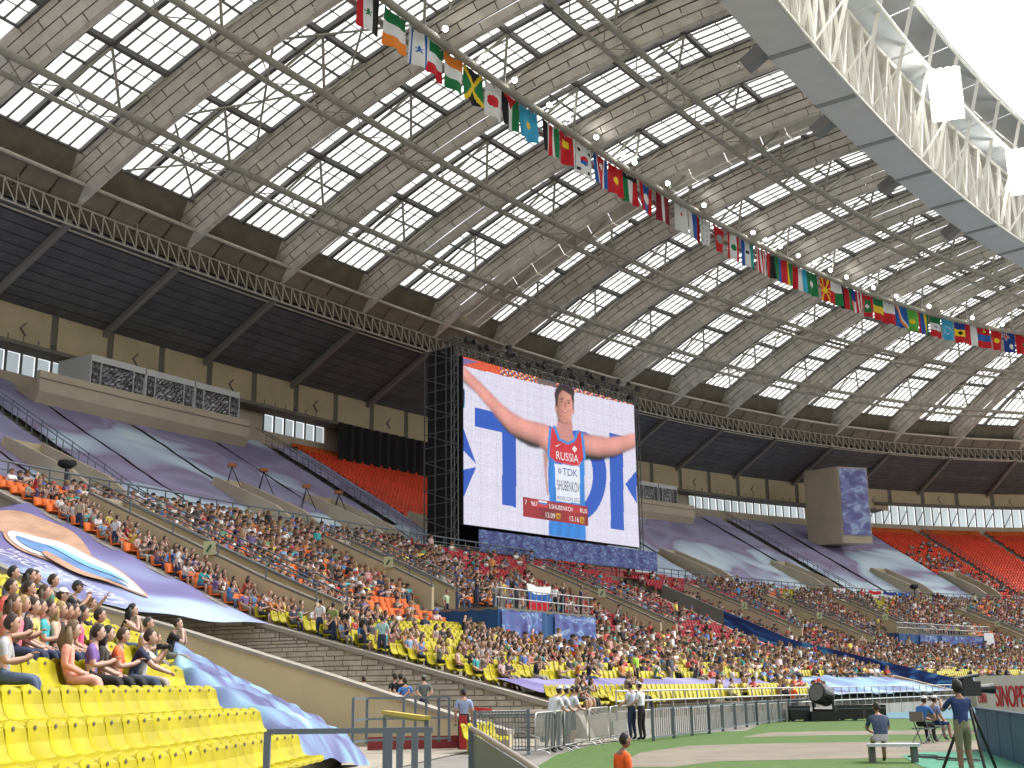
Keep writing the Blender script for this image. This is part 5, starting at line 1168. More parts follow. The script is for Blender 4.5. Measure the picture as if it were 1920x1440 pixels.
# ================================================================== DETAILED PEOPLE
M_SKIN = [mat('skin_%d' % i, c, .55, .08, 12) for i, c in enumerate(SKINS)]; M_HAIR = [mat('hair_%d' % i, c, .6, .3, 40) for i, c in enumerate(HAIRS + [(.32, .21, .09)])]
M_PANT = [mat('trousers_%d' % i, c, .85, .15, 9) for i, c in enumerate(PANTS)]; M_SHOE = mat('shoes', (.03, .03, .032), .6); M_EYE = mat('eye_dark', (.02, .015, .012), .3); M_LIP = mat('lips', (.36, .13, .11), .5)
_sh = {}
def shirt(c):
    key = 'shirt_%02x%02x%02x' % tuple(int(255 * min(1, x)) for x in c)
    return mat(key, c, .85, .18, 11, .6)
SEG_R = {}
def body(name, J, bones, R, paint, head=None, hair='short', hands=True, cap=None):
    """one continuous skinned surface grown on a jointed skeleton; the head, face and fingers are welded into the same mesh"""
    names = list(J); me = bpy.data.meshes.new(name); me.from_pydata([J[n] for n in names], [(names.index(a), names.index(b)) for a, b in bones], [])
    o = bpy.data.objects.new(name, me)
    md = o.modifiers.new('Skin', 'SKIN'); md.use_smooth_shade = True; md.branch_smoothing = .4
    for i, n in enumerate(names):
        sv = me.skin_vertices[0].data[i]; r = R[n]; sv.radius = r if isinstance(r, tuple) else (r, r); sv.use_root = (n == 'pelvis')
    s = o.modifiers.new('Sub', 'SUBSURF'); s.levels = 1; s.render_levels = 1
    ev = eval_mesh(o); bpy.data.meshes.remove(me)
    mb = MB(); vs_ = [v.co.copy() for v in ev.vertices]
    bl = [(Vector(J[a]), Vector(J[b]), a, b) for a, b in bones]
    mb.v = [tuple(v) for v in vs_]
    for p in ev.polygons:
        c = p.center; best = None
        for A, B, a, b in bl:
            ab = B - A; t = max(0, min(1, (c - A).dot(ab) / max(ab.length_squared, 1e-9))); dist = (c - A - ab * t).length
            if best is None or dist < best[0]: best = (dist, a, b, t)
        mb.f.append(tuple(p.vertices)); mb.m.append(paint(best[1], best[2], best[3], c)); mb.c.append(None)
    bpy.data.meshes.remove(ev)
    # head: slots 0 skin 1 hair 2 shirt 3 trousers 4 shoes 5 eyes 6 lips 7 extra
    hc, yaw, tilt = head; M = Matrix.Translation(Vector(hc)) @ Matrix.Rotation(yaw, 4, 'Z') @ Matrix.Rotation(tilt, 4, 'X')
    n, rg = 16, 12; base = len(mb.v)
    def hp(a, b, g=0.):
        sx, cy = math.sin(a), math.cos(a); x = .076 * sx * math.cos(b); y = .094 * sx * math.sin(b); z = .118 * cy
        if z < 0: x *= 1 - .22 * (-z / .118) ** 1.5; y *= 1 - .12 * (-z / .118); y += .018 * (-z / .118)
        if y > .06 and abs(x) < .022 and -.05 < z < .02: y += .022 * (1 - abs(x) / .022) * (1 - abs(z + .02) / .035 if abs(z + .02) < .035 else 0)
        k = 1 + g; return M @ Vector((x * k, y * k, z * k))
    vv = [hp(math.pi * i / rg, 2 * math.pi * j / n) for i in range(rg + 1) for j in range(n)]
    fs = [(i * n + j, (i + 1) * n + j, (i + 1) * n + (j + 1) % n, i * n + (j + 1) % n) for i in range(rg) for j in range(n)]
    mb.add(vv, fs, 0)
    for s in (-1, 1):
        mb.ball(M @ Vector((s * .03, .083, .012)), .011, 6, 4, 5); mb.ball(M @ Vector((s * .078, -.005, -.005)), .026, 6, 5, 0, None, (.4, .7, 1.2)); mb.ball(M @ Vector((s * .032, .086, .034)), .016, 6, 4, 1, None, (1.2, .5, .3))
    mb.ball(M @ Vector((0, .088, -.058)), .02, 6, 4, 6, None, (1.2, .5, .35))
    # hair as a shell over the skull
    if hair != 'bald':
        hv = []; hf = []
        def keep(a, b):
            front = math.sin(b)                       # 1 at the face
            bk = min(1, max(0, (.45 - front) / .8)); lim = (1.15 - .42 * max(0, front)) * (1 - bk) + {'short': 2.2, 'crop': 2.1, 'long': 2.35, 'curly': 2.35, 'afro': 2.3}[hair] * bk
            return min(a, lim)
        G = {'short': .14, 'crop': .07, 'long': .15, 'curly': .28, 'afro': .36}[hair]
        for i in range(9):
            for j in range(n):
                b = 2 * math.pi * j / n; a = keep(math.pi * i / 8 * .99, b) if i else 0.001; a = min(a, math.pi * i / 8 * .99 if i else .001) if math.pi * i / 8 < keep(9, b) else keep(9, b)
                g = G * (1 + .25 * math.sin(j * 5.1 + i * 2.3)) * (1. if a < keep(9, b) - .01 else .35); hv.append(hp(a, b, g))
        hf = [(i * n + j, (i + 1) * n + j, (i + 1) * n + (j + 1) % n, i * n + (j + 1) % n) for i in range(8) for j in range(n)]
        mb.add(hv, hf, 1)
        if hair in ('long', 'curly'):
            w = .085 if hair == 'long' else .13; L = .26 if hair == 'long' else .34
            for q in range(5 if hair == 'long' else 9):
                ang = math.pi * (1.12 + .76 * q / (4 if hair == 'long' else 8)); x, y = w * math.cos(ang), w * math.sin(ang) * .9
                pts = [M @ Vector((x * (1 + .25 * t) + .012 * math.sin(q * 3 + t * 9), y * (1 + .1 * t) - .02, .04 - L * t)) for t in (0, .35, .7, 1)]
                mb.tube(pts, [.03, .042 if hair == 'long' else .06, .038 if hair == 'long' else .062, .012], 6, 1)
    if cap:
        cv = [hp(a, b, .16) for a in (0.001, .5, .9, 1.2) for b in [2 * math.pi * j / n for j in range(n)]]
        mb.add(cv, [(i * n + j, (i + 1) * n + j, (i + 1) * n + (j + 1) % n, i * n + (j + 1) % n) for i in range(3) for j in range(n)], 7)
        br = [M @ Vector((x, y, .045 - (.02 if y > .12 else 0))) for x, y in ((-.07, .07), (-.06, .15), (0, .175), (.06, .15), (.07, .07))]; mb.prism(br, (M.to_3x3() @ Vector((0, 0, .01))), 7)
    # hands: palm and five fingers closing from the wrist
    if hands:
        for s, w, h in ((-1, 'wr_l', 'ha_l'), (1, 'wr_r', 'ha_r')):
            W = Vector(J[w]); H = Vector(J[h]); f = (H - W).normalized(); sd = f.cross(Vector((0, 0, 1)));
            if sd.length < .1: sd = Vector((1, 0, 0))
            sd.normalize(); up = sd.cross(f).normalized(); palm = H + f * .03
            for q in range(4):
                b0 = palm + sd * ((q - 1.5) * .02); L = (.062, .075, .07, .055)[q]; mb.tube([b0, b0 + f * L * .55 - up * .008, b0 + f * L - up * .03], [.0095, .009, .007], 5, 0)
            b0 = H - f * .01 - sd * (s * .03); mb.tube([b0, b0 + f * .03 - sd * (s * .02) - up * .01, b0 + f * .055 - sd * (s * .018) - up * .02], [.011, .010, .008], 5, 0)
    return mb.mesh(name, [M_SKIN[0], M_HAIR[0], shirt((.5, .5, .5)), M_PANT[0], M_SHOE, M_EYE, M_LIP, shirt((.6, .6, .6))], True)
BONES = [('pelvis', 'spine'), ('spine', 'chest'), ('chest', 'neck'), ('neck', 'headb'), ('chest', 'sh_l'), ('chest', 'sh_r'), ('sh_l', 'el_l'), ('el_l', 'wr_l'), ('wr_l', 'ha_l'), ('sh_r', 'el_r'), ('el_r', 'wr_r'), ('wr_r', 'ha_r'), ('pelvis', 'hip_l'), ('hip_l', 'kn_l'), ('kn_l', 'an_l'), ('an_l', 'to_l'), ('pelvis', 'hip_r'), ('hip_r', 'kn_r'), ('kn_r', 'an_r'), ('an_r', 'to_r')]
RAD = dict(pelvis=(.15, .12), spine=(.145, .105), chest=(.165, .11), neck=.062, headb=.055, sh_l=.072, sh_r=.072, el_l=.047, el_r=.047, wr_l=.033, wr_r=.033, ha_l=.036, ha_r=.036, hip_l=.1, hip_r=.1, kn_l=.068, kn_r=.068, an_l=.046, an_r=.046, to_l=.04, to_r=.04)
def painter(sleeve=.75, trousers=1.0, neckline=.5):
    def f(a, b, t, c):
        if a in ('pelvis',) and b == 'spine': return 3 if t < .3 else 2
        if b in ('spine', 'chest', 'sh_l', 'sh_r'): return 2
        if b == 'neck': return 2 if t < neckline else 0
        if b == 'headb': return 0
        if b.startswith('el'): return 2 if t < sleeve else 0
        if b.startswith('wr'): return 2 if sleeve > 1 else 0
        if b.startswith('ha'): return 0
        if b.startswith('hip') or b.startswith('kn'): return 3
        if b.startswith('an'): return (3 if trousers >= 1 else 0) if t < .9 else (3 if trousers >= 1 else 0)
        return 4
    return f
def pose(kind):
    """joint positions; seated poses have z=0 at the top of the seat pan, standing poses on the ground"""
    J = {}
    if kind.startswith('sit'):
        ln = {'sit_clap': .05, 'sit_lap': .02, 'sit_fwd': .2, 'sit_cam': .10, 'sit_point': .04, 'sit_face': .12}.get(kind, .05)
        J.update(pelvis=(0, .08, .12), spine=(0, .06 + ln * .4, .30), chest=(0, .05 + ln, .47), neck=(0, .06 + ln * 1.2, .60), headb=(0, .08 + ln * 1.3, .66))
        for s, n in ((-1, 'l'), (1, 'r')):
            J['sh_' + n] = (s * .18, .05 + ln, .535); J['hip_' + n] = (s * .095, .13, .09); J['kn_' + n] = (s * .12, .50, .08); J['an_' + n] = (s * .12, .53, -.34); J['to_' + n] = (s * .13, .68, -.40)
            el, wr, ha = {'sit_lap': ((.25, .06, .28), (.15, .27, .17), (.11, .34, .16)), 'sit_clap': ((.25, .13, .28), (.10, .34, .33), (.035, .40, .38)), 'sit_fwd': ((.24, .33, .30), (.12, .52, .22), (.05, .58, .20)), 'sit_cam': ((.24, .28, .36), (.10, .40, .56), (.05, .40, .62)), 'sit_point': ((.25, .12, .30), (.14, .34, .2), (.1, .42, .19)), 'sit_face': ((.20, .34, .36), (.08, .30, .60), (.04, .27, .66))}[kind]
            if kind == 'sit_point' and s == 1: el, wr, ha = (.26, .28, .62), (.28, .46, .82), (.28, .50, .90)
            J['el_' + n], J['wr_' + n], J['ha_' + n] = [(s * p[0], p[1] + ln * .6, p[2]) for p in (el, wr, ha)]
    else:
        ln = {'stand_lean': .22}.get(kind, .0)
        J.update(pelvis=(0, 0, .95), spine=(0, .02 + ln * .4, 1.12), chest=(0, .02 + ln, 1.32), neck=(0, .03 + ln * 1.3, 1.47), headb=(0, .05 + ln * 1.5, 1.53))
        for s, n in ((-1, 'l'), (1, 'r')):
            st = {'stand': .0, 'stand_walk': .16 * s, 'stand_lean': 0, 'stand_fold': 0, 'stand_arm': 0, 'stand_cam': .06 * s, 'stand_back': 0}[kind]
            J['sh_' + n] = (s * .19, .02 + ln, 1.40); J['hip_' + n] = (s * .1, 0, .88); J['kn_' + n] = (s * .11, .03 + st, .49); J['an_' + n] = (s * .13, -.02 + st * .6, .08); J['to_' + n] = (s * .15, .12 + st * .6, .04)
            el, wr, ha = {'stand': ((.25, -.02, 1.12), (.24, .06, .88), (.24, .09, .80)), 'stand_walk': ((.25, -.08 * s, 1.12), (.25, .06 - .1 * s, .90), (.25, .1 - .1 * s, .82)), 'stand_lean': ((.26, .30, 1.14), (.22, .46, 1.08), (.2, .53, 1.08)), 'stand_fold': ((.27, .06, 1.13), (.08, .24, 1.16), (0, .26, 1.19)), 'stand_arm': ((.26, .05, 1.15), (.28, .25, 1.05), (.29, .32, 1.03)), 'stand_cam': ((.26, .22, 1.20), (.18, .42, 1.36), (.14, .48, 1.40)), 'stand_back': ((.27, -.10, 1.14), (.10, -.16, .98), (.03, -.16, .95))}[kind]
            J['el_' + n], J['wr_' + n], J['ha_' + n] = [(s * p[0], p[1], p[2]) for p in (el, wr, ha)]
    return J
_T = {}
def person_mesh(kind, hair='short', sleeve=.75, trousers=1.0, cap=False, hyaw=0., htilt=0.):
    key = (kind, hair, sleeve, trousers, cap, hyaw, htilt)
    if key not in _T:
        J = pose(kind); hb = Vector(J['headb']); _T[key] = body('person', J, BONES, RAD, painter(sleeve, trousers), (hb + Vector((0, .02, .10)), hyaw, htilt), hair, True, cap)
    return _T[key]
def person(loc, yaw, label, kind='sit_lap', hair='short', col=(.5, .5, .5), pant=0, skin=0, hcol=0, sleeve=.75, trousers=1.0, cap=None, scale=1.0, hyaw=0., htilt=0., group=None, pcol=None):
    me = person_mesh(kind, hair, sleeve, trousers, bool(cap), hyaw, htilt)
    o = link('person', me, None, Matrix.Translation(Vector(loc)) @ Matrix.Rotation(yaw, 4, 'Z') @ Matrix.Scale(scale, 4))
    for i, m in enumerate((M_SKIN[skin % 4], M_HAIR[hcol % 6], shirt(col), mat('cloth_p%02x%02x%02x' % tuple(int(255 * x) for x in pcol), pcol, .85, .12, 10) if pcol else M_PANT[pant % 6], M_SHOE, M_EYE, M_LIP, shirt(cap) if cap else shirt((.6, .6, .6)))):
        o.material_slots[i].link = 'OBJECT'; o.material_slots[i].material = m
    return tag(o, label, 'person', group)
COLN = ['off-white', 'white', 'cream', 'black', 'charcoal', 'navy', 'blue', 'bright blue', 'pale blue', 'dark red', 'red', 'dusty rose', 'brown', 'olive grey', 'green', 'yellow', 'orange', 'violet', 'tan', 'teal', 'grey', 'pink', 'dark brown', 'black', 'charcoal', 'dark navy', 'dark taupe']
# the spectators that show largest in the section behind the stone wall are people of their own
ordc = occ[np.argsort(pw[occ])]; bigp = ordc[:235]; rest = ordc[235:]
KND = ['sit_lap', 'sit_clap', 'sit_fwd', 'sit_lap', 'sit_cam', 'sit_face', 'sit_clap']; HRN = ['short', 'crop', 'long', 'short', 'long']
HN = ['dark hair', 'black hair', 'brown hair', 'fair hair', 'greyish hair', 'blond hair']
PN = {'sit_lap': 'hands in lap', 'sit_clap': 'clapping', 'sit_fwd': 'leaning forward', 'sit_cam': 'holding a phone', 'sit_face': 'hand on face'}
pr_ = random.Random(11)
for n, i in enumerate(bigp):
    x, y, z, a = SA[i]; ci = pr_.randrange(len(SHIRTS)); kd = pr_.choice(KND); hr = pr_.choice(HRN); hcx = pr_.choice([0, 0, 1, 1, 2, 3, 4, 5])
    where = 'row ' * 0 + nth(max(1, int(round((42 - SD[i]) / .8)))) + ' row' + (' near the wall' if SK[i] < -1.7 else ' left of the platform' if SK[i] < -.2 else ' below the platform')
    person((x + .0, y, z + .45), face_yaw(a) + pr_.uniform(-.25, .35), '%s, %s, %s, %s' % ('spectator in ' + COLN[ci].replace('bright ', ''), 'long ' + HN[hcx] if hr == 'long' else HN[hcx], PN[kd], where), kd, hr, SHIRTS[ci], pr_.randrange(6), pr_.choice([0, 0, 0, 1, 2, 2, 3]), hcx, pr_.choice([.5, .75, .75, .05]), pr_.choice([1., 1., .5]), None, pr_.uniform(.92, 1.05), hyaw=pr_.choice([0., .4]), group='seated spectators of the middle section')
# everyone further off reads as one mass
VV = []; QQ = []; CC = []; off = 0
var = RNG.choice(7, len(rest), p=[.235, .235, .04, .21, .21, .03, .04]); shc = np.array(SHIRTS)[RNG.integers(0, len(SHIRTS), len(rest))] * RNG.uniform(.9, 1.45, (len(rest), 1)); skc = np.array(SKINS)[RNG.choice(4, len(rest), p=[.36, .22, .36, .06])] * 1.15; hac = np.array(HAIRS + [(.20, .13, .06), (.30, .20, .09)])[RNG.integers(0, 7, len(rest))]; pac = np.array(PANTS)[RNG.integers(0, 6, len(rest))]
capm = RNG.random(len(rest)) < .12; hac[capm] = np.array([(.6, .6, .6), (.1, .15, .4), (.5, .08, .07), (.7, .7, .7)])[RNG.integers(0, 4, capm.sum())]
for v in range(7):
    sel = np.where(var == v)[0]; idx = rest[sel]
    if not len(idx): continue
    tv, tq, tk = TPL[v]; pos = SA[idx, :3].copy(); V, Q = bulk(tv, tq, None, pos, SA[idx, 3] + math.pi + RNG.uniform(-.3, .4, len(idx)), scale=RNG.uniform(.9, 1.06, len(idx)))
    pal = np.stack([shc[sel], skc[sel], hac[sel], pac[sel]], 1); CC.append(pal[:, tk].reshape(-1, 3)); VV.append(V); QQ.append(Q + off); off += len(V)
tag(link('crowd', np_mesh('crowd', np.concatenate(VV), np.concatenate(QQ), attr_mat('crowd_cloth', .85), np.clip(np.concatenate(CC), 0, 1))), 'dense colourful crowd of seated spectators filling the far stands', 'crowd', kind='stuff')
print('CROWD', len(rest), 'SEATS', len(SA))
# ================================================================== NEAR STAND: THE PEOPLE ON THE LEFT
def near_seat(x, y, hgt=1.22):
    best = None
    for i in range(3, 18):
        lo, hi = -8.2, -4.0
        for _ in range(30):
            mid = (lo + hi) / 2
            if pix(NC3(mid, i, hgt))[0] < x: lo = mid
            else: hi = mid
        e = abs(pix(NC3(lo, i, hgt))[1] - y)
        if best is None or e < best[0]: best = (e, lo, i)
    return best[1], best[2]
NEARP = [(45, 1160, 'sit_lap', 'short', (.02, .02, .022), 0, 0, 'man in a black printed t-shirt sitting behind the woman in salmon pink', {}),
 (71, 1157, 'sit_clap', 'short', (.05, .33, .36), 0, 0, 'man in a teal shirt right behind the black t-shirt man', {}),
 (120, 1205, 'sit_lap', 'curly', (.72, .30, .22), 3, 3, 'woman with long curly brown hair in a salmon pink blouse', dict(sleeve=1.2, pcol=(.72, .34, .27))),
 (162, 1192, 'sit_clap', 'short', (.17, .10, .30), 1, 0, 'man in a purple polo shirt clapping next to the woman in pink', {}),
 (186, 1207, 'sit_lap', 'long', (.04, .035, .03), 1, 1, 'young woman with long black hair between purple and orange shirts', {}),
 (210, 1202, 'sit_clap', 'short', (.70, .13, .05), 1, 2, 'young man in a bright orange t-shirt with short brown hair', {}),
 (237, 1206, 'sit_fwd', 'short', (.025, .03, .07), 2, 0, 'man in a navy polo leaning forward beside the orange shirt', {}),
 (256, 1204, 'sit_cam', 'short', (.62, .62, .60), 5, 0, 'photographer in white holding up a camera with a long lens', {}),
 (222, 1147, 'sit_face', 'long', (.015, .015, .016), 2, 1, 'woman in a black top with hands raised to her face by the parapet', dict(sleeve=.05)),
 (260, 1175, 'sit_clap', 'crop', (.45, .43, .38), 3, 4, 'older man with cropped grey hair in a pale vest', dict(sleeve=.05)),
 (286, 1190, 'sit_lap', 'crop', (.10, .12, .13), 4, 2, 'small boy in a dark grey shirt beside the black shirted man', dict(scale=.8)),
 (309, 1178, 'sit_face', 'crop', (.015, .015, .016), 3, 0, 'man in a black t-shirt with his hand to his mouth at the row end', {}),
 (102, 1122, 'sit_lap', 'short', (.05, .05, .06), 1, 0, 'person under a white baseball cap in the upper near rows', dict(cap=(.75, .75, .75))),
 (86, 1103, 'sit_lap', 'short', (.05, .16, .12), 1, 0, 'man in a dark green t-shirt behind the white cap', {}),
 (35, 1122, 'sit_lap', 'short', (.06, .06, .08), 0, 2, 'person in a blue baseball cap near the left edge', dict(cap=(.05, .08, .25))),
 (121, 1105, 'sit_cam', 'short', (.03, .03, .035), 1, 0, 'man in black with a dark cap beside the pointing boy', dict(cap=(.03, .03, .05))),
 (160, 1107, 'sit_point', 'short', (.35, .35, .33), 4, 1, 'boy in a pale patterned shirt raising his right arm', {}),
 (38, 1088, 'sit_clap', 'long', (.20, .34, .40), 0, 1, 'woman in a pale blue top clapping in the highest near row', dict(sleeve=.05)),
 (52, 1085, 'sit_lap', 'long', (.10, .09, .09), 0, 0, 'dark haired woman at the top of the near group', {}),
 (122, 1167, 'sit_lap', 'short', (.05, .05, .055), 0, 0, 'dark haired man behind the purple polo shirt', {}),
 (140, 1158, 'sit_lap', 'long', (.72, .08, .20), 0, 1, 'woman in a hot pink top behind the purple polo', {}),
 (172, 1162, 'sit_lap', 'short', (.10, .11, .10), 0, 0, 'dark haired man in grey green left of the woman in black', {}),
 (110, 1150, 'sit_lap', 'short', (.03, .03, .03), 0, 1, 'man in black in the middle of the near group', {}),
 (92, 1163, 'sit_clap', 'long', (.50, .36, .26), 0, 5, 'blond woman in a beige top behind the curly haired woman', {}),
 (20, 1140, 'sit_clap', 'long', (.72, .16, .24), 0, 5, 'blond girl in a bright pink top near the left edge', {}),
 (4, 1108, 'sit_lap', 'short', (.60, .10, .08), 0, 0, 'person in a red shirt cut by the left edge', {}),
 (2, 1155, 'sit_clap', 'long', (.62, .22, .20), 0, 2, 'woman in coral cut by the left edge', {}),
 (-4, 1205, 'sit_clap', 'short', (.36, .36, .37), 2, 0, 'man in a grey shirt and blue jeans cut by the left edge', {}),
 (10, 1075, 'sit_lap', 'short', (.08, .09, .14), 0, 1, 'man in dark blue at the upper left edge of the near group', {}),
 (68, 1120, 'sit_lap', 'long', (.32, .08, .07), 0, 2, 'woman with brown hair in dark red left of the white cap', {}),
 (22, 1100, 'sit_face', 'short', (.50, .50, .48), 0, 0, 'man in a cream shirt in the upper left rows', {}),
 (58, 1135, 'sit_lap', 'crop', (.55, .48, .14), 0, 0, 'man in a mustard yellow shirt below the blue cap', {})]
for (x, y, kd, hr, col, pant, hcx, lab, kw) in NEARP:
    k, i = near_seat(x, y); p = NC3(k, i, .45 if k < KNE else .1); person(p, face_yaw(psi(k)) + .35, lab, kd, hr, col, pant, 0 if x % 3 else 2, hcx, group='spectators sitting in the near left stand', hyaw=.15, **dict(dict(scale=1.08), **kw))
def ncam(k, i):
    a = NC3(k, i, .45); f = inw(k); c = a + f * .42 + Vector((0, 0, .66)); r = empty('photo_camera', c, 'black photo camera with long lens in the photographer\'s hands', 'camera')
    m = MB(); M = Matrix.Translation(c) @ Matrix.Rotation(math.atan2(f.y, f.x) + .35, 4, 'Z'); m.box((-.03, -.07, -.05), (.05, .07, .05), 0, None, M); cbd = m.build('camera_body', M_BLKP, r)
    m = MB(); m.tube([M @ Vector((.05, 0, 0)), M @ Vector((.22, 0, 0))], [.036, .042], 10); m.build('lens', M_BLKP, cbd)
ncam(*near_seat(256, 1204))
# ================================================================== FIELD
def ground_poly(name, pts, z, m, kind='structure'):
    mb = MB(); mb.poly([(x, y, z) for x, y in pts]); return tag(mb.build(name, m), kind=kind)
def P0(x, y): p = atz(x, y, 0); return (p.x, p.y)
M_GRASS = mat('turf', (.035, .085, .012), .9, .3, 3.5, .8, col2=(.075, .14, .022), coord='World', detail=12); M_PATH = mat('sand_path', (.19, .165, .125), .95, .16, .6, .3, coord='World')
M_TEAL = mat('blue_track', (.09, .19, .24), .8, .12, .5, coord='World')
gp = [P0(1005, 1439), P0(1045, 1415), P0(1110, 1398), P0(1180, 1388), P0(1290, 1376), P0(1400, 1370), P0(1440, 1352), P0(1560, 1347), P0(1790, 1349), P0(1919, 1350), (40, 45), (40, 8), (3.5, 8), (0.6, 18)]
ground_poly('grass', gp, .006, M_GRASS)
ground_poly('sand_path', [P0(1150, 1439), P0(1200, 1412), P0(1290, 1399), P0(1420, 1395), P0(1600, 1392), P0(1919, 1388), P0(1919, 1420), P0(1600, 1423), P0(1350, 1428), P0(1260, 1439)], .011, M_PATH)
ground_poly('sand_path', [P0(1390, 1383), P0(1440, 1374), P0(1560, 1371), P0(1919, 1369), P0(1919, 1376), P0(1560, 1379)], .011, M_PATH)
ground_poly('blue_track', [P0(1480, 1346), P0(1919, 1349), (120, 130), (60, 150), (24, 95)], .008, M_TEAL)
ground_poly('green_mat', [P0(1690, 1418), P0(1730, 1411), P0(1919, 1409), (14, 12), (8, 12), P0(1730, 1439)], .016, mat('green_mat', (.05, .22, .14), .8, .1, 1, coord='World'))
# ---- front wall and rails of the middle section
fwl = empty('front_wall', C(0, 43, 0), 'low pale wall with white double rails in front of the middle section', 'wall')
for k in np.arange(-2.5, 3.2, .25):
    if seen(C(k, 43, .5), 60): m = MB(); m.prism([C(k + .004, 43, -.1), C(k + .246, 43, -.1), C(k + .246, 43, .55), C(k + .004, 43, .55)], inw(k) * .15); m.build('wall_panel', mat('pale_wall', (.30, .29, .265), .8, .08, .6, coord='World'), fwl)
for h in (.85, 1.2, 1.55): m = MB(); m.tube([C(k, 43, h) for k in np.arange(-2.4, 3.1, .1)], .035, 6); m.build('rail', M_GALV, fwl)
for k in np.arange(-2.4, 3.1, .14): bar('rail_post', C(k, 43, .5), C(k, 43, 1.58), .05, .05, M_GALV, fwl)
def bar_fence(label, pts, h, parts=('post', 'rail', 'picket'), pitch=.13, z0=.02, m=M_RAIL, seg=2.0, name='bar_fence'):
    r = empty(name, (*pts[0], 0), label, 'fence'); pk = MB(); npk = 0
    for (x0, y0), (x1, y1) in zip(pts[:-1], pts[1:]):
        L = math.hypot(x1 - x0, y1 - y0); n = max(1, int(L / seg))
        for i in range(n + 1): x, y = x0 + (x1 - x0) * i / n, y0 + (y1 - y0) * i / n; bar('post', (x, y, 0), (x, y, h), .09, .09, m, r)
        for z in (.12, h - .05): bar('rail', (x0, y0, z), (x1, y1, z), .05, .05, m, r)
        for i in range(int(L / pitch)): t = (i + .5) * pitch / L; rod('picket', (x0 + (x1 - x0) * t, y0 + (y1 - y0) * t, .12), (x0 + (x1 - x0) * t, y0 + (y1 - y0) * t, h - .05), .012, m, r)
    return r
bar_fence('grey blue bar fence in front of the middle section right of the couple', [P0(1225, 1390)[:2], P0(1330, 1376), P0(1420, 1360), P0(1530, 1346)], 1.05, pitch=.22)
bar_fence('grey blue rail fence before the blue covers at the right', [(24, 88), (36, 92), (48, 97)], 1.1, pitch=.6)
tb_ = empty('long_table', (12, 70, 0), 'long white topped counter behind the bar fence', 'table')
A, B = P0(1440, 1352), P0(1240, 1372); A = Vector((A[0] - 1, A[1] + 6, 0)); B = Vector((B[0] - .5, B[1] + 5, 0))
bar('table_top', B + Vector((0, 0, .78)), A + Vector((0, 0, .78)), .8, .05, mat('white_top', (.6, .66, .68), .5), tb_)
for i in range(5): p = B.lerp(A, i / 4.); bar('leg', p, p + Vector((0, 0, .76)), .08, .08, M_RAIL, tb_)
# ---- crowd-control barriers
M_ZINC = mat('zinc_tube', (.48, .49, .48), .38, metal=.6)
def barrier(p, q, label):
    p = Vector((*p, 0)); q = Vector((*q, 0)); r = empty('crowd_barrier', (p + q) / 2, label, 'barrier', 'zinc crowd barriers on the grass edge')
    t = (q - p).normalized(); nrm = Vector((-t.y, t.x, 0)); a, b = p + t * .1, q - t * .1; zt, zb = 1.08, .16
    m = MB(); m.tube([a + Vector((0, 0, zb)), a + Vector((0, 0, zt - .14)), a + t * .04 + Vector((0, 0, zt - .04)), a + t * .14 + Vector((0, 0, zt)), b - t * .14 + Vector((0, 0, zt)), b - t * .04 + Vector((0, 0, zt - .04)), b + Vector((0, 0, zt - .14)), b + Vector((0, 0, zb)), a + Vector((0, 0, zb))], .022, 8); m.build('frame', M_ZINC, r, True)
    n = 18
    for i in range(1, n): s = a.lerp(b, i / n); rod('picket', s + Vector((0, 0, zb)), s + Vector((0, 0, zt)), .009, M_ZINC, r)
    for e in (a + t * .25, b - t * .25):
        m = MB(); m.tube([e + nrm * .36 + Vector((0, 0, .02)), e + nrm * .24 + Vector((0, 0, .12)), e + Vector((0, 0, zb)), e - nrm * .24 + Vector((0, 0, .12)), e - nrm * .36 + Vector((0, 0, .02))], .018, 6); m.build('foot', M_ZINC, r, True)
B0, B3 = Vector((.45, 32.0)), Vector((3.85, 43.5))
for i, l in enumerate(('nearest zinc crowd barrier at the left of the grass', 'second zinc crowd barrier with people leaning on it', 'third zinc crowd barrier behind the leaning people', 'zinc crowd barrier beside the couple in white shirts')):
    barrier(B0.lerp(B3, i / 4.), B0.lerp(B3, (i + 1) / 4. - .01), l)
# ---- people on the field edge
def stand(x, yfeet, lab, kind, yaw, col, pant=1, hair='short', skin=0, hcx=0, z=0., D=None, **kw):
    p = atz(x, yfeet, z) if D is None else aty(x, yfeet, D)
    if D is not None: p.z = z
    return person(p, yaw, lab, kind, hair, col, pant, skin, hcx, **kw)
WHT = (.62, .63, .64)
stand(870, 1385, 'officer in a pale blue shirt and dark cap standing with his back turned', 'stand', .1, (.30, .38, .55), 1, D=37, z=-.05, cap=(.02, .02, .03))
stand(1030, 1400, 'official in white shirt and white cap leaning on the barrier, leftmost of four', 'stand_lean', -.9, WHT, 1, D=34.0, cap=(.7, .7, .75))
stand(1043, 1400, 'second official in white with a blue banded cap leaning on the barrier', 'stand_lean', -1.0, (.58, .60, .64), 0, D=35.0, cap=(.6, .62, .75))
stand(1062, 1398, 'short haired official in white with blue sleeves leaning on the barrier', 'stand_lean', -1.2, (.55, .60, .66), 0, 'crop', D=36.0)
stand(1073, 1396, 'clapping official in a white shirt at the right of the leaning group', 'stand_fold', -1.3, (.50, .54, .62), 0, 'crop', D=37.2, trousers=.5)
stand(1187, 1388, 'man in white shirt and navy trousers, left one of the pair on the grass', 'stand_arm', .9, (.55, .60, .66), 0, scale=1.06)
stand(1205, 1388, 'man in white shirt and black trousers, right one of the pair on the grass', 'stand_arm', 1.0, WHT, 1, cap=(.6, .6, .62), scale=1.06)
stand(1490, 1349, 'steward in an orange vest standing by the fence in the distance', 'stand_back', 2.2, (.85, .13, .03), 1)
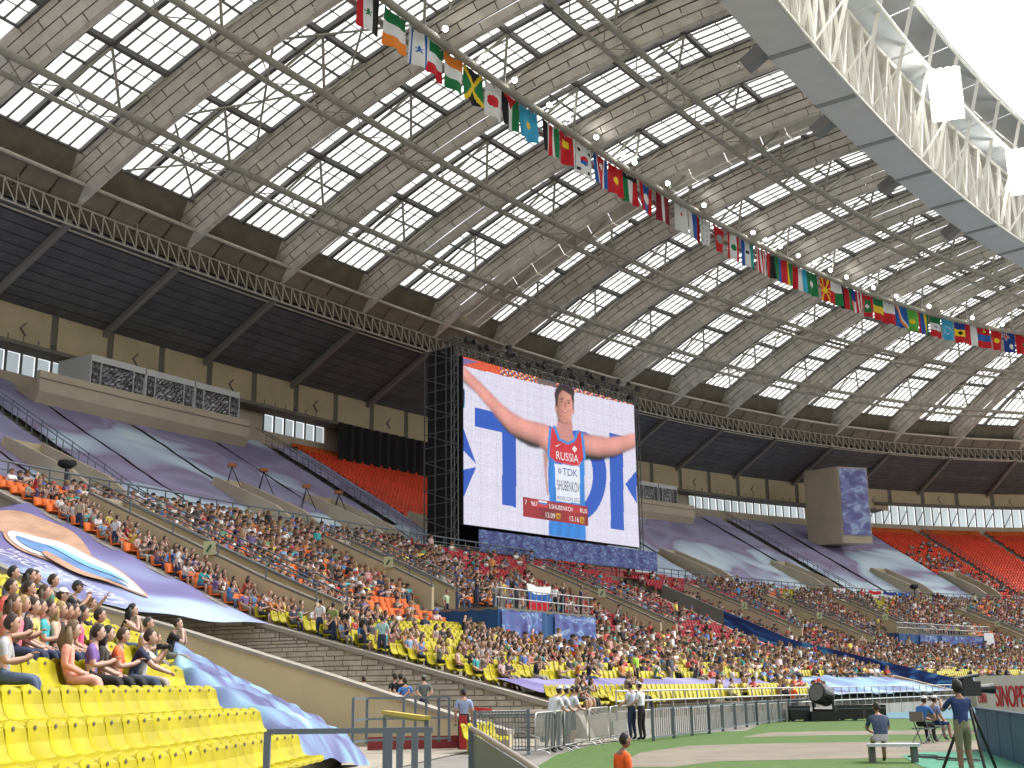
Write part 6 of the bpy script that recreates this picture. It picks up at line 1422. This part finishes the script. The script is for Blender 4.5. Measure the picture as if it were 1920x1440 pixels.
person(aty(1160, 1440, 20.) * 1 + Vector((0, 0, 0)), -1.2, 'dark haired man in an orange vest seen at the bottom edge', 'sit_lap', 'crop', (.85, .12, .02), 1, 3, 1).location.z = .12
# people in the trench behind the near parapet
for x, y, lab, kd, yaw, col, kw in ((683, 1272, 'man in a blue t-shirt, leftmost behind the near parapet', 'stand', .3, (.10, .26, .55), {}), (742, 1268, 'policeman in black uniform and cap in the trench', 'stand_back', .5, (.015, .016, .02), dict(cap=(.02, .02, .025))), (752, 1268, 'second policeman in black partly behind the blue shirt', 'stand_back', .3, (.015, .016, .02), dict(cap=(.02, .02, .025))), (760, 1275, 'man in a bright blue t-shirt in front of the policemen', 'stand_back', .2, (.07, .20, .50), {}), (795, 1270, 'man in a grey green camouflage vest standing in the trench', 'stand_back', .2, (.12, .15, .14), dict(cap=(.2, .24, .22)))):
    p = aty(x, y, 44.); zz = p.z - 1.66; person((p.x, p.y, zz), yaw, lab, kd, 'short', col, 0, 0, 0, **kw)
for x, y, lab, col, yaw in ((335, 1085, 'man in a white shirt walking down beside the stone wall', (.66, .66, .66), -1.2), (600, 1165, 'man in a white shirt standing at the stone wall', (.62, .62, .62), -.6), (622, 1175, 'man in an olive t-shirt and jeans at the stone wall', (.22, .26, .08), -.4), (648, 1182, 'man all in black standing at the stone wall', (.02, .02, .022), -.8), (684, 1190, 'man in black bending by the yellow seats', (.03, .03, .035), -1.4), (718, 1200, 'man in a mint shirt and jeans seen from behind', (.28, .46, .44), .1), (215, 1012, 'man in white carrying a bag in the first entrance', (.6, .6, .6), -.5), (150, 1000, 'man in a beige jacket standing in the first entrance', (.40, .34, .24), -.4)):
    kk = k_of_x(x, 30, 4, -3, 0); best = None
    for d in np.arange(14, 38, .2):
        for q in np.arange(-2.5, -1.6, .02):
            P_ = C(q, d, zlo(d) + 1.6); u = pix(P_); e = abs(u[0] - x) + abs(u[1] - y)
            if best is None or e < best[0]: best = (e, q, d)
    _, q, d = best; p = C(q, d, zlo(d + .4)); person(p, yaw + math.pi * 0, lab, 'stand' if x != 335 else 'stand_walk', 'short', col, 0, 0, 0)
# people on the camera platform and stewards in the stand
pp = random.Random(21)
PLC = [('black', (.02, .02, .022)), ('white', (.6, .6, .6)), ('grey', (.2, .2, .2)), ('tan', (.4, .32, .2)), ('navy', (.03, .04, .1)), ('yellow', (.55, .45, .06))]
for q in range(17):
    k = -.76 + 1.0 * q / 16 + pp.uniform(-.02, .02); d = pp.uniform(26.5, 29.5); cn, cc = PLC[q % 6]; kd = pp.choice(['stand', 'stand_fold', 'stand_cam', 'stand_arm', 'stand_back'])
    person(C(k, d, 5.76), face_yaw(psi(k)) + pp.uniform(-.6, .6), 'person in %s, %s from the left on the blue camera platform' % (cn, nth(q + 1)), kd, pp.choice(['short', 'crop', 'long']), cc, q % 6, q % 3, q % 5, group='people standing on the camera platform')
for x, y, lab, col in ((1190, 1264, 'steward in a fluorescent green yellow vest in the front rows', (.38, .75, .05)), (838, 1108, 'steward with a pale green vest on the stairs above the orange seats', (.5, .62, .4)), (1497, 1213, 'man in white standing on the trench parapet in the right half', (.62, .62, .62)), (1300, 1205, 'man in dark clothes standing among the dark red seats', (.03, .05, .05))):
    best = min(((abs(pix(C(q, d, zlo(d) + 1.6))[0] - x) + abs(pix(C(q, d, zlo(d) + 1.6))[1] - y), q, d) for q in np.arange(-1.6, 4.2, .05) for d in np.arange(14, 39, .5))); _, q, d = best; person(C(q, d, zlo(d + .4)), face_yaw(psi(q)), lab, 'stand', 'short', col, 1, 0, 0)
# ---- stretcher on wheels
stc = empty('stretcher', aty(965, 1345, 41), 'ambulance stretcher with pale mattress and red headrest', 'stretcher'); c = aty(965, 1345, 41); c.z = 0
bar('mattress', c + Vector((-1.1, 0, .95)), c + Vector((1.1, .2, .95)), .55, .1, mat('pale_mattress', (.55, .48, .42), .7), stc); bar('headrest', c + Vector((-1.3, 0, 1.05)), c + Vector((-.75, .05, 1.0)), .45, .14, M_RED, stc); bar('bed_frame', c + Vector((-1.2, 0, .85)), c + Vector((1.2, .2, .85)), .6, .05, M_RAIL, stc)
for a, b in ((-1, .8), (.9, -.7)): rod('cross_leg', c + Vector((a, 0, .84)), c + Vector((b, .1, .1)), .03, M_GALV, stc)
for a in (-.9, .9): m = MB(); q = c + Vector((a, 0, .09)); m.tube([q - Vector((0, .04, 0)), q + Vector((0, .04, 0))], .09, 12); m.build('wheel', M_BLKP, stc)
# ---- railings by the trench mouth and near the camera
def post_rail(label, pts, posts, zt, zb, m, rails=(1., .5, 0.), w=.06):
    r = empty('railing', (*pts[0][:2], 0), label, 'railing')
    for (a, b) in zip(pts[:-1], pts[1:]):
        for f in rails: bar('rail', Vector((a[0], a[1], zb + (zt - zb) * f)), Vector((b[0], b[1], zb + (zt - zb) * f)), w, w, m, r)
    for p in posts: bar('post', (p[0], p[1], zb - .1), (p[0], p[1], zt), w * 1.2, w * 1.2, m, r)
    return r
def XY(x, D): v = ray(x, 1340); return (v.x / v.y * D, D)
post_rail('grey blue railing around the ramp by the pale blue cover', [XY(662, 34), XY(688, 35), XY(842, 36)], [XY(x, D) for x, D in ((662, 34), (688, 35), (757, 35.3), (779, 35.6), (799, 35.8), (823, 36), (842, 36))], 1.48, .35, M_RAIL)
NR = post_rail('near grey steel railing across the bottom edge', [XY(502, 13.2), XY(812, 13.2)], [XY(x, 13.2) for x in (503, 730, 750, 778, 803)], 1.29, .1, M_RAIL, (1., .55), .055)
post_rail('slanting yellow edged rail behind the near gate posts', [XY(722, 20), XY(800, 17)], [XY(722, 20), XY(800, 17)], 1.30, .2, M_RAIL, (1.,), .05)
bar('yellow_board', (*XY(722, 19.8), 1.36), (*XY(800, 16.8), 1.33), .12, .05, mat('worn_yellow', (.42, .34, .07), .6), [o for o in COL.objects if o.name.startswith('railing')][-1])
cr = empty('curved_handrail', XY(885, 14) + (0,), 'pale handrail curving down over a grey plate fence at the bottom', 'railing')
cp = [aty(x, y, D) for x, y, D in ((884, 1366, 16), (905, 1378, 15.5), (935, 1397, 15), (975, 1422, 14.2), (1010, 1446, 13.6), (1040, 1470, 13))]
m = MB(); m.tube(cp, .035, 8); m.build('handrail', mat('worn_handrail', (.30, .26, .22), .5), cr, True)
for a, b in zip(cp[:-1], cp[1:]): m = MB(); m.prism([a - Vector((0, 0, .06)), b - Vector((0, 0, .06)), Vector((b.x, b.y, b.z - 1.2)), Vector((a.x, a.y, a.z - 1.2))], (.02, 0, 0)); m.build('plate', M_RAIL, cr)
bar('end_post', (cp[0].x, cp[0].y, cp[0].z - 1.3), cp[0], .08, .08, M_RAIL, cr)
bar_fence('grey picket fence between the near stand and the barriers', [XY(890, 33), XY(990, 33.5)], 1.15, pitch=.09, seg=1.5)
m = MB(); m.box((-1.9, 0, 0), (.0, .25, .95)); rp = empty('red_ramp_wall', (-3, 37, 0), 'dark red low wall and post under the ramp railing', 'wall')
a, b = XY(690, 36.6), XY(866, 37.2); bar('wall_panel', (*a, .2), (*b, .2), .15, .36, mat('faded_red', (.22, .03, .03), .7), rp); bar('post', (*XY(868, 36.6), -.3), (*XY(868, 36.6), .95), .22, .22, M_RED, rp)
# ---- television crew at the right
M_TRI = mat('tripod_black', (.02, .02, .022), .4); M_JEAN = (.06, .07, .12)
cmx = aty(1812, 1440, 24.0); cmx.z = -.02
person(cmx, .15, 'cameraman in a navy t-shirt and khaki shorts behind the tripod camera', 'stand_cam', 'afro', (.025, .045, .14), 3, 3, 1, pcol=(.22, .20, .12), trousers=.5)
tc = Vector((cmx.x + .35, cmx.y + .55, 0)); tv = empty('tv_camera', tc, 'broadcast camera with long lens on a black tripod', 'camera')
hd = tc + Vector((0, 0, 1.38))
for a in (.5, 2.6, 4.7): rod('tripod_leg', hd, tc + Vector((.62 * math.cos(a), .62 * math.sin(a), 0)), .03, M_TRI, tv)
cb = MB(); cb.box((-.16, -.11, .06), (.26, .11, .34)); cb.box((-.12, -.08, .34), (.12, .08, .40)); MBd = Matrix.Translation(hd) @ Matrix.Rotation(.35, 4, 'Z'); cb.v = [tuple(MBd @ Vector(v)) for v in cb.v]; cbt = cb.build('camera_body', M_TRI, tv)
m = MB(); m.tube([MBd @ Vector((.26, 0, .2)), MBd @ Vector((.5, 0, .2)), MBd @ Vector((.62, 0, .2))], [.075, .09, .11], 14); m.build('lens', M_TRI, cbt); m = MB(); m.tube([MBd @ Vector((-.3, -.02, .38)), MBd @ Vector((.3, -.02, .46))], .035, 8); m.build('microphone', M_TRI, cbt); rod('pan_handle', MBd @ Vector((-.1, .05, .05)), MBd @ Vector((-.55, -.1, -.18)), .015, M_TRI, tv)
bx = aty(1655, 1400, 28.2); bx.z = 0
person(bx + Vector((0, 0, .42)), -.1, 'man in a dark blue shirt sitting on a white bench with his back turned', 'sit_fwd', 'crop', (.055, .075, .13), 3, 1, 0, pcol=(.36, .36, .34), trousers=.5)
bn_ = empty('bench', bx, 'small white topped bench under the sitting man in dark blue', 'bench'); bar('seat', bx + Vector((-.35, -.02, .38)), bx + Vector((.75, -.25, .38)), .38, .06, mat('white_board', (.62, .62, .66), .5), bn_)
for a, b in ((-.25, 0), (.62, -.22)): bar('leg', bx + Vector((a, b, 0)), bx + Vector((a, b, .35)), .12, .16, M_WFRAME, bn_)
for x, lab, col, yaw, kd, kw, D in ((1725, 'man in a blue shirt and white cap on a folding chair', (.03, .13, .35), -.9, 'sit_fwd', dict(cap=(.7, .7, .72)), 36.5), (1752, 'man in blue shorts and white cap sitting with crossed legs', (.22, .25, .42), -1.1, 'sit_lap', dict(cap=(.7, .7, .7), trousers=.5, pcol=(.02, .04, .14)), 37.5)):
    p = aty(x, 1380, D); p.z = .46; person(p, yaw, lab, kd, 'short', col, 1, 0, 0, **kw)
    ch = empty('folding_chair', (p.x, p.y, 0), 'grey folding chair under the ' + lab.split(' sitting')[0].split(' on a')[0], 'chair', 'folding chairs of the crew'); M = Matrix.Translation((p.x, p.y, 0)) @ Matrix.Rotation(yaw, 4, 'Z')
    m = MB(); m.box((-.22, -.05, .41), (.22, .38, .445), 0, None, M); m.build('seat', M_RAIL, ch); m = MB(); m.box((-.22, -.12, .62), (.22, -.085, .9), 0, None, M); m.build('backrest', M_CONCD, ch)
    for sx in (-.2, .2): rod('leg', M @ Vector((sx, .36, 0)), M @ Vector((sx, -.1, .88)), .014, M_RAIL, ch); rod('leg', M @ Vector((sx, -.14, 0)), M @ Vector((sx, .34, .42)), .014, M_RAIL, ch)
# big fan and cases in the distance
eq = aty(1545, 1348, 60); eq.z = 0
fn_ = empty('wind_machine', eq, 'big black drum shaped machine on a cart in the distance', 'machine')
m = MB(); ax = Vector((-.75, -.6, .28)).normalized(); hb_ = eq + Vector((0, 0, 1.2)); m.tube([hb_ - ax * .42, hb_ - ax * .36, hb_ + ax * .40, hb_ + ax * .46], [.30, .46, .50, .46], 20); drm = m.build('drum', M_TRI, fn_)
m = MB(); m.tube([hb_ + ax * .461, hb_ + ax * .475], [.40, .40], 20); m.build('front_grille', M_WFRAME, drm)
for s_ in (-1, 1): pr2 = ax.cross(Vector((0, 0, 1))).normalized() * (.58 * s_); bar('yoke_arm', eq + pr2 + Vector((0, 0, .45)), hb_ + pr2, .08, .12, M_TRI, fn_)
bar('yoke_base', eq - ax.cross(Vector((0, 0, 1))).normalized() * .6 + Vector((0, 0, .5)), eq + ax.cross(Vector((0, 0, 1))).normalized() * .6 + Vector((0, 0, .5)), .12, .1, M_TRI, fn_)
boxo('cart', (-.7, -.5, 0.0), (.6, .5, .45), M_TRI, fn_, 0, eq)
for i, (dx, w, l) in enumerate(((-1.1, .9, 'black flight case left of the wind machine'), (1.25, 1.2, 'black flight case right of the wind machine'), (2.5, .9, 'smaller black flight case at the right end of the row'))):
    c = eq + Vector((dx, .3, 0)); r = empty('flight_case', c, l, 'case', 'black flight cases on the track'); boxo('case_body', (-w / 2, -.4, .08), (w / 2, .4, .72), M_TRI, r, 0, c); boxo('lid_edge', (-w / 2 - .01, -.41, .55), (w / 2 + .01, .41, .59), M_RAIL, r, 0, c)
    for a in (-.3, .3): boxo('caster', (a - .04, -.3, 0.0), (a + .04, .3, .08), M_RAIL, r, 0, c)
# blue boards and sponsor board at the right edge
bbd = empty('blue_board', (9.5, 27, 0), 'dark blue partition board at the lower right edge', 'board')
a, b = XY(1832, 33), XY(1990, 22)
for i in range(6):
    p = Vector((*a, 0)).lerp(Vector((*b, 0)), i / 6 + .004); q = Vector((*a, 0)).lerp(Vector((*b, 0)), (i + 1) / 6 - .004); bar('panel', p + Vector((0, 0, .5)), q + Vector((0, 0, .5)), .06, 1.0, mat('board_blue', (.03, .10, .17), .6, .12, 1.2, coord='World'), bbd)
    bar('stiffener', p, p + Vector((0, 0, 1.03)), .07, .07, M_NAVYP if 0 else mat('board_edge', (.015, .05, .10), .6), bbd)
bar('top_edge', (*a, 1.04), (*b, 1.04), .1, .05, MATS['board_edge'], bbd)
sb = empty('sponsor_board', (14, 40, 0), 'white advertising board with red capital lettering at the right edge', 'board')
a, b = Vector((*XY(1836, 47), 0)), Vector((*XY(2060, 39), 0)); t_ = (b - a).normalized()
bar('panel', a + Vector((0, 0, 1.25)), b + Vector((0, 0, 1.25)), .1, 1.35, mat('board_white', (.66, .66, .66), .5), sb)
for dx in (.5, 3.): bar('support', a + t_ * dx + Vector((0, .1, 0)), a + t_ * dx + Vector((0, .1, 1.0)), .06, .06, M_RAIL, sb)
fn2 = Vector((t_.y, -t_.x, 0))
if fn2.y > 0: fn2 = -fn2
mred = mat('board_red', (.55, .02, .03), .5)
place_text('lettering', 'SINOPEC', a + t_ * 1.55 + fn2 * .08 + Vector((0, 0, .85)), t_, (0, 0, 1), 1.05, mred, sb, .01, sx=.62); place_text('lettering', 'CHINA', a + t_ * .2 + fn2 * .08 + Vector((0, 0, .95)), t_, (0, 0, 1), .55, mred, sb, .01, sx=.4)
# cables on the mat, camera tripods in the upper stand, covered camera
cbm = MB(); rz_ = random.Random(8)
for q in range(4):
    c = aty(1730 + q * 22, 1412, 30 - q * .7); c.z = .03; pts = [c + Vector((.35 * math.cos(t * .5 + q) * (1 + .3 * math.sin(t)), .5 * math.sin(t * .5), .01 * q)) for t in range(26)]; cbm = MB(); cbm.tube(pts, .012, 5); tag(cbm.build('cable_coil', M_TRI), ('leftmost', 'second', 'third', 'rightmost')[q] + ' loose black cable coil on the green mat', 'cable', 'cable coils on the mat')
for (x, y, l) in ((437, 880, 'leftmost camera tripod standing on the purple cover'), (498, 888, 'second camera tripod on the purple cover'), (572, 918, 'third camera tripod on the purple cover, by the stair'), (634, 930, 'rightmost camera tripod on the purple cover')):
    best = min(((abs(pix(C(k, d, zup(d) + 2))[0] - x) + abs(pix(C(k, d, zup(d) + 2))[1] - y), k, d) for k in np.arange(0, 2.5, .05) for d in np.arange(-10, 5, .4))); _, k, d = best; c = C(k, d, zup(d) + .4); r = empty('camera_tripod', c, l, 'tripod', 'tripods on the upper stand'); top = c + Vector((0, 0, 1.75))
    for a in (.3, 2.4, 4.5): rod('leg', top, c + Vector((.8 * math.cos(a), .8 * math.sin(a), 0)), .035, M_TRI, r)
    boxo('camera_head', (-.3, -.2, 0), (.3, .2, .25), mat('orange_bag', (.35, .13, .05), .8), r, .4, top)
for (x, y, l, w) in ((125, 886, 'black covered broadcast camera on the walkway railing at the left', .62), (1715, 1098, 'black covered broadcast camera above the right crowd', .8)):
    k = k_of_x(x, 10, 13, -4, 14); c = C(k, 10, 12.6); v = ray(x, y); 
    r = empty('covered_camera', c, l, 'camera', 'covered cameras on the walkway'); m = MB(); t = tang(k); q = c + Vector((0, 0, .9)); m.tube([q - t * w * .8, q - t * .3 * w, q + t * .2 * w, q + t * w * .75 + Vector((0, 0, .15))], [.3 * w, .42 * w, .4 * w, .28 * w], 10); m.build('rain_cover', M_BLK, r, True); rod('pedestal', C(k, 10, 10.6), q, .12, M_TRI, r)
# railed stairs over the covers
for (k, l) in ((-.90, 'grey blue stair railing climbing the covers at the far left'), (2.0, 'grey blue stair railing climbing left of the red seats'), (9.12, 'grey blue stair railing climbing the far covers'), (12.35, 'grey blue stair railing through the right red seats')):
    r = empty('stair_railing', C(k, 5.5, zup(5.5)), l, 'railing', 'stair railings of the upper stand')
    for s in (-.035, .035):
        rod('handrail', C(k + s, 5.8, zup(5.8) + 1.35), C(k + s, -16.5, zup(-16.5) + 1.35), .035, M_RAIL, r)
        for d in np.arange(5.8, -16.6, -1.6):
            bar('post', C(k + s, d, zup(d)), C(k + s, d, zup(d) + 1.4), .05, .05, M_RAIL, r); 
            if s > 0: bar('step_rail', C(k + s, d, zup(d) + .75), C(k - s, d, zup(d) + .75), .04, .04, M_RAIL, r)
# small national flags held up along the walkway railing
for i, (x, c3, l) in enumerate(((940, 'wbr', 'large white blue red flag held on the camera platform'), (1573, 'wbr', 'white blue red flag on the far walkway railing'), (1640, 'rwr', 'red and white flag draped on the far railing'), (1668, 'nwr', 'blue, white and red flag next to the red and white one'), (1695, 'by', 'blue and yellow flag on the far railing'), (1757, 'kry', 'black red yellow flag at the far right of the railing'))):
    if i == 0: k, d, z = -.3, 29.5, 7.2
    else: k, d, z = k_of_x(x, 12, 12), 11.95, 12.5
    w, h = (2.6, 1.3) if i == 0 else (2.6, 1.2); mb = MB(); t = tang(k)
    for a in range(12):
        for b in range(6):
            f = lambda u, v: C(k, d, z) + t * ((u - .5) * w) + inw(k) * (.12 * math.sin(u * 9 + v * 2) + .1) + Vector((0, 0, -h * v - .1 * math.sin(u * 3.1)))
            mb.quad(f(a / 12, b / 6), f((a + 1) / 12, b / 6), f((a + 1) / 12, (b + 1) / 6), f(a / 12, (b + 1) / 6), 0, CL[c3[min(len(c3) - 1, int((b + .5) / 6 * len(c3)))]])
    tag(mb.build('supporter_flag', M_FLAG, None, True), l, 'flag', 'supporters\' flags')
bpy.data.scenes.remove(_TMP)
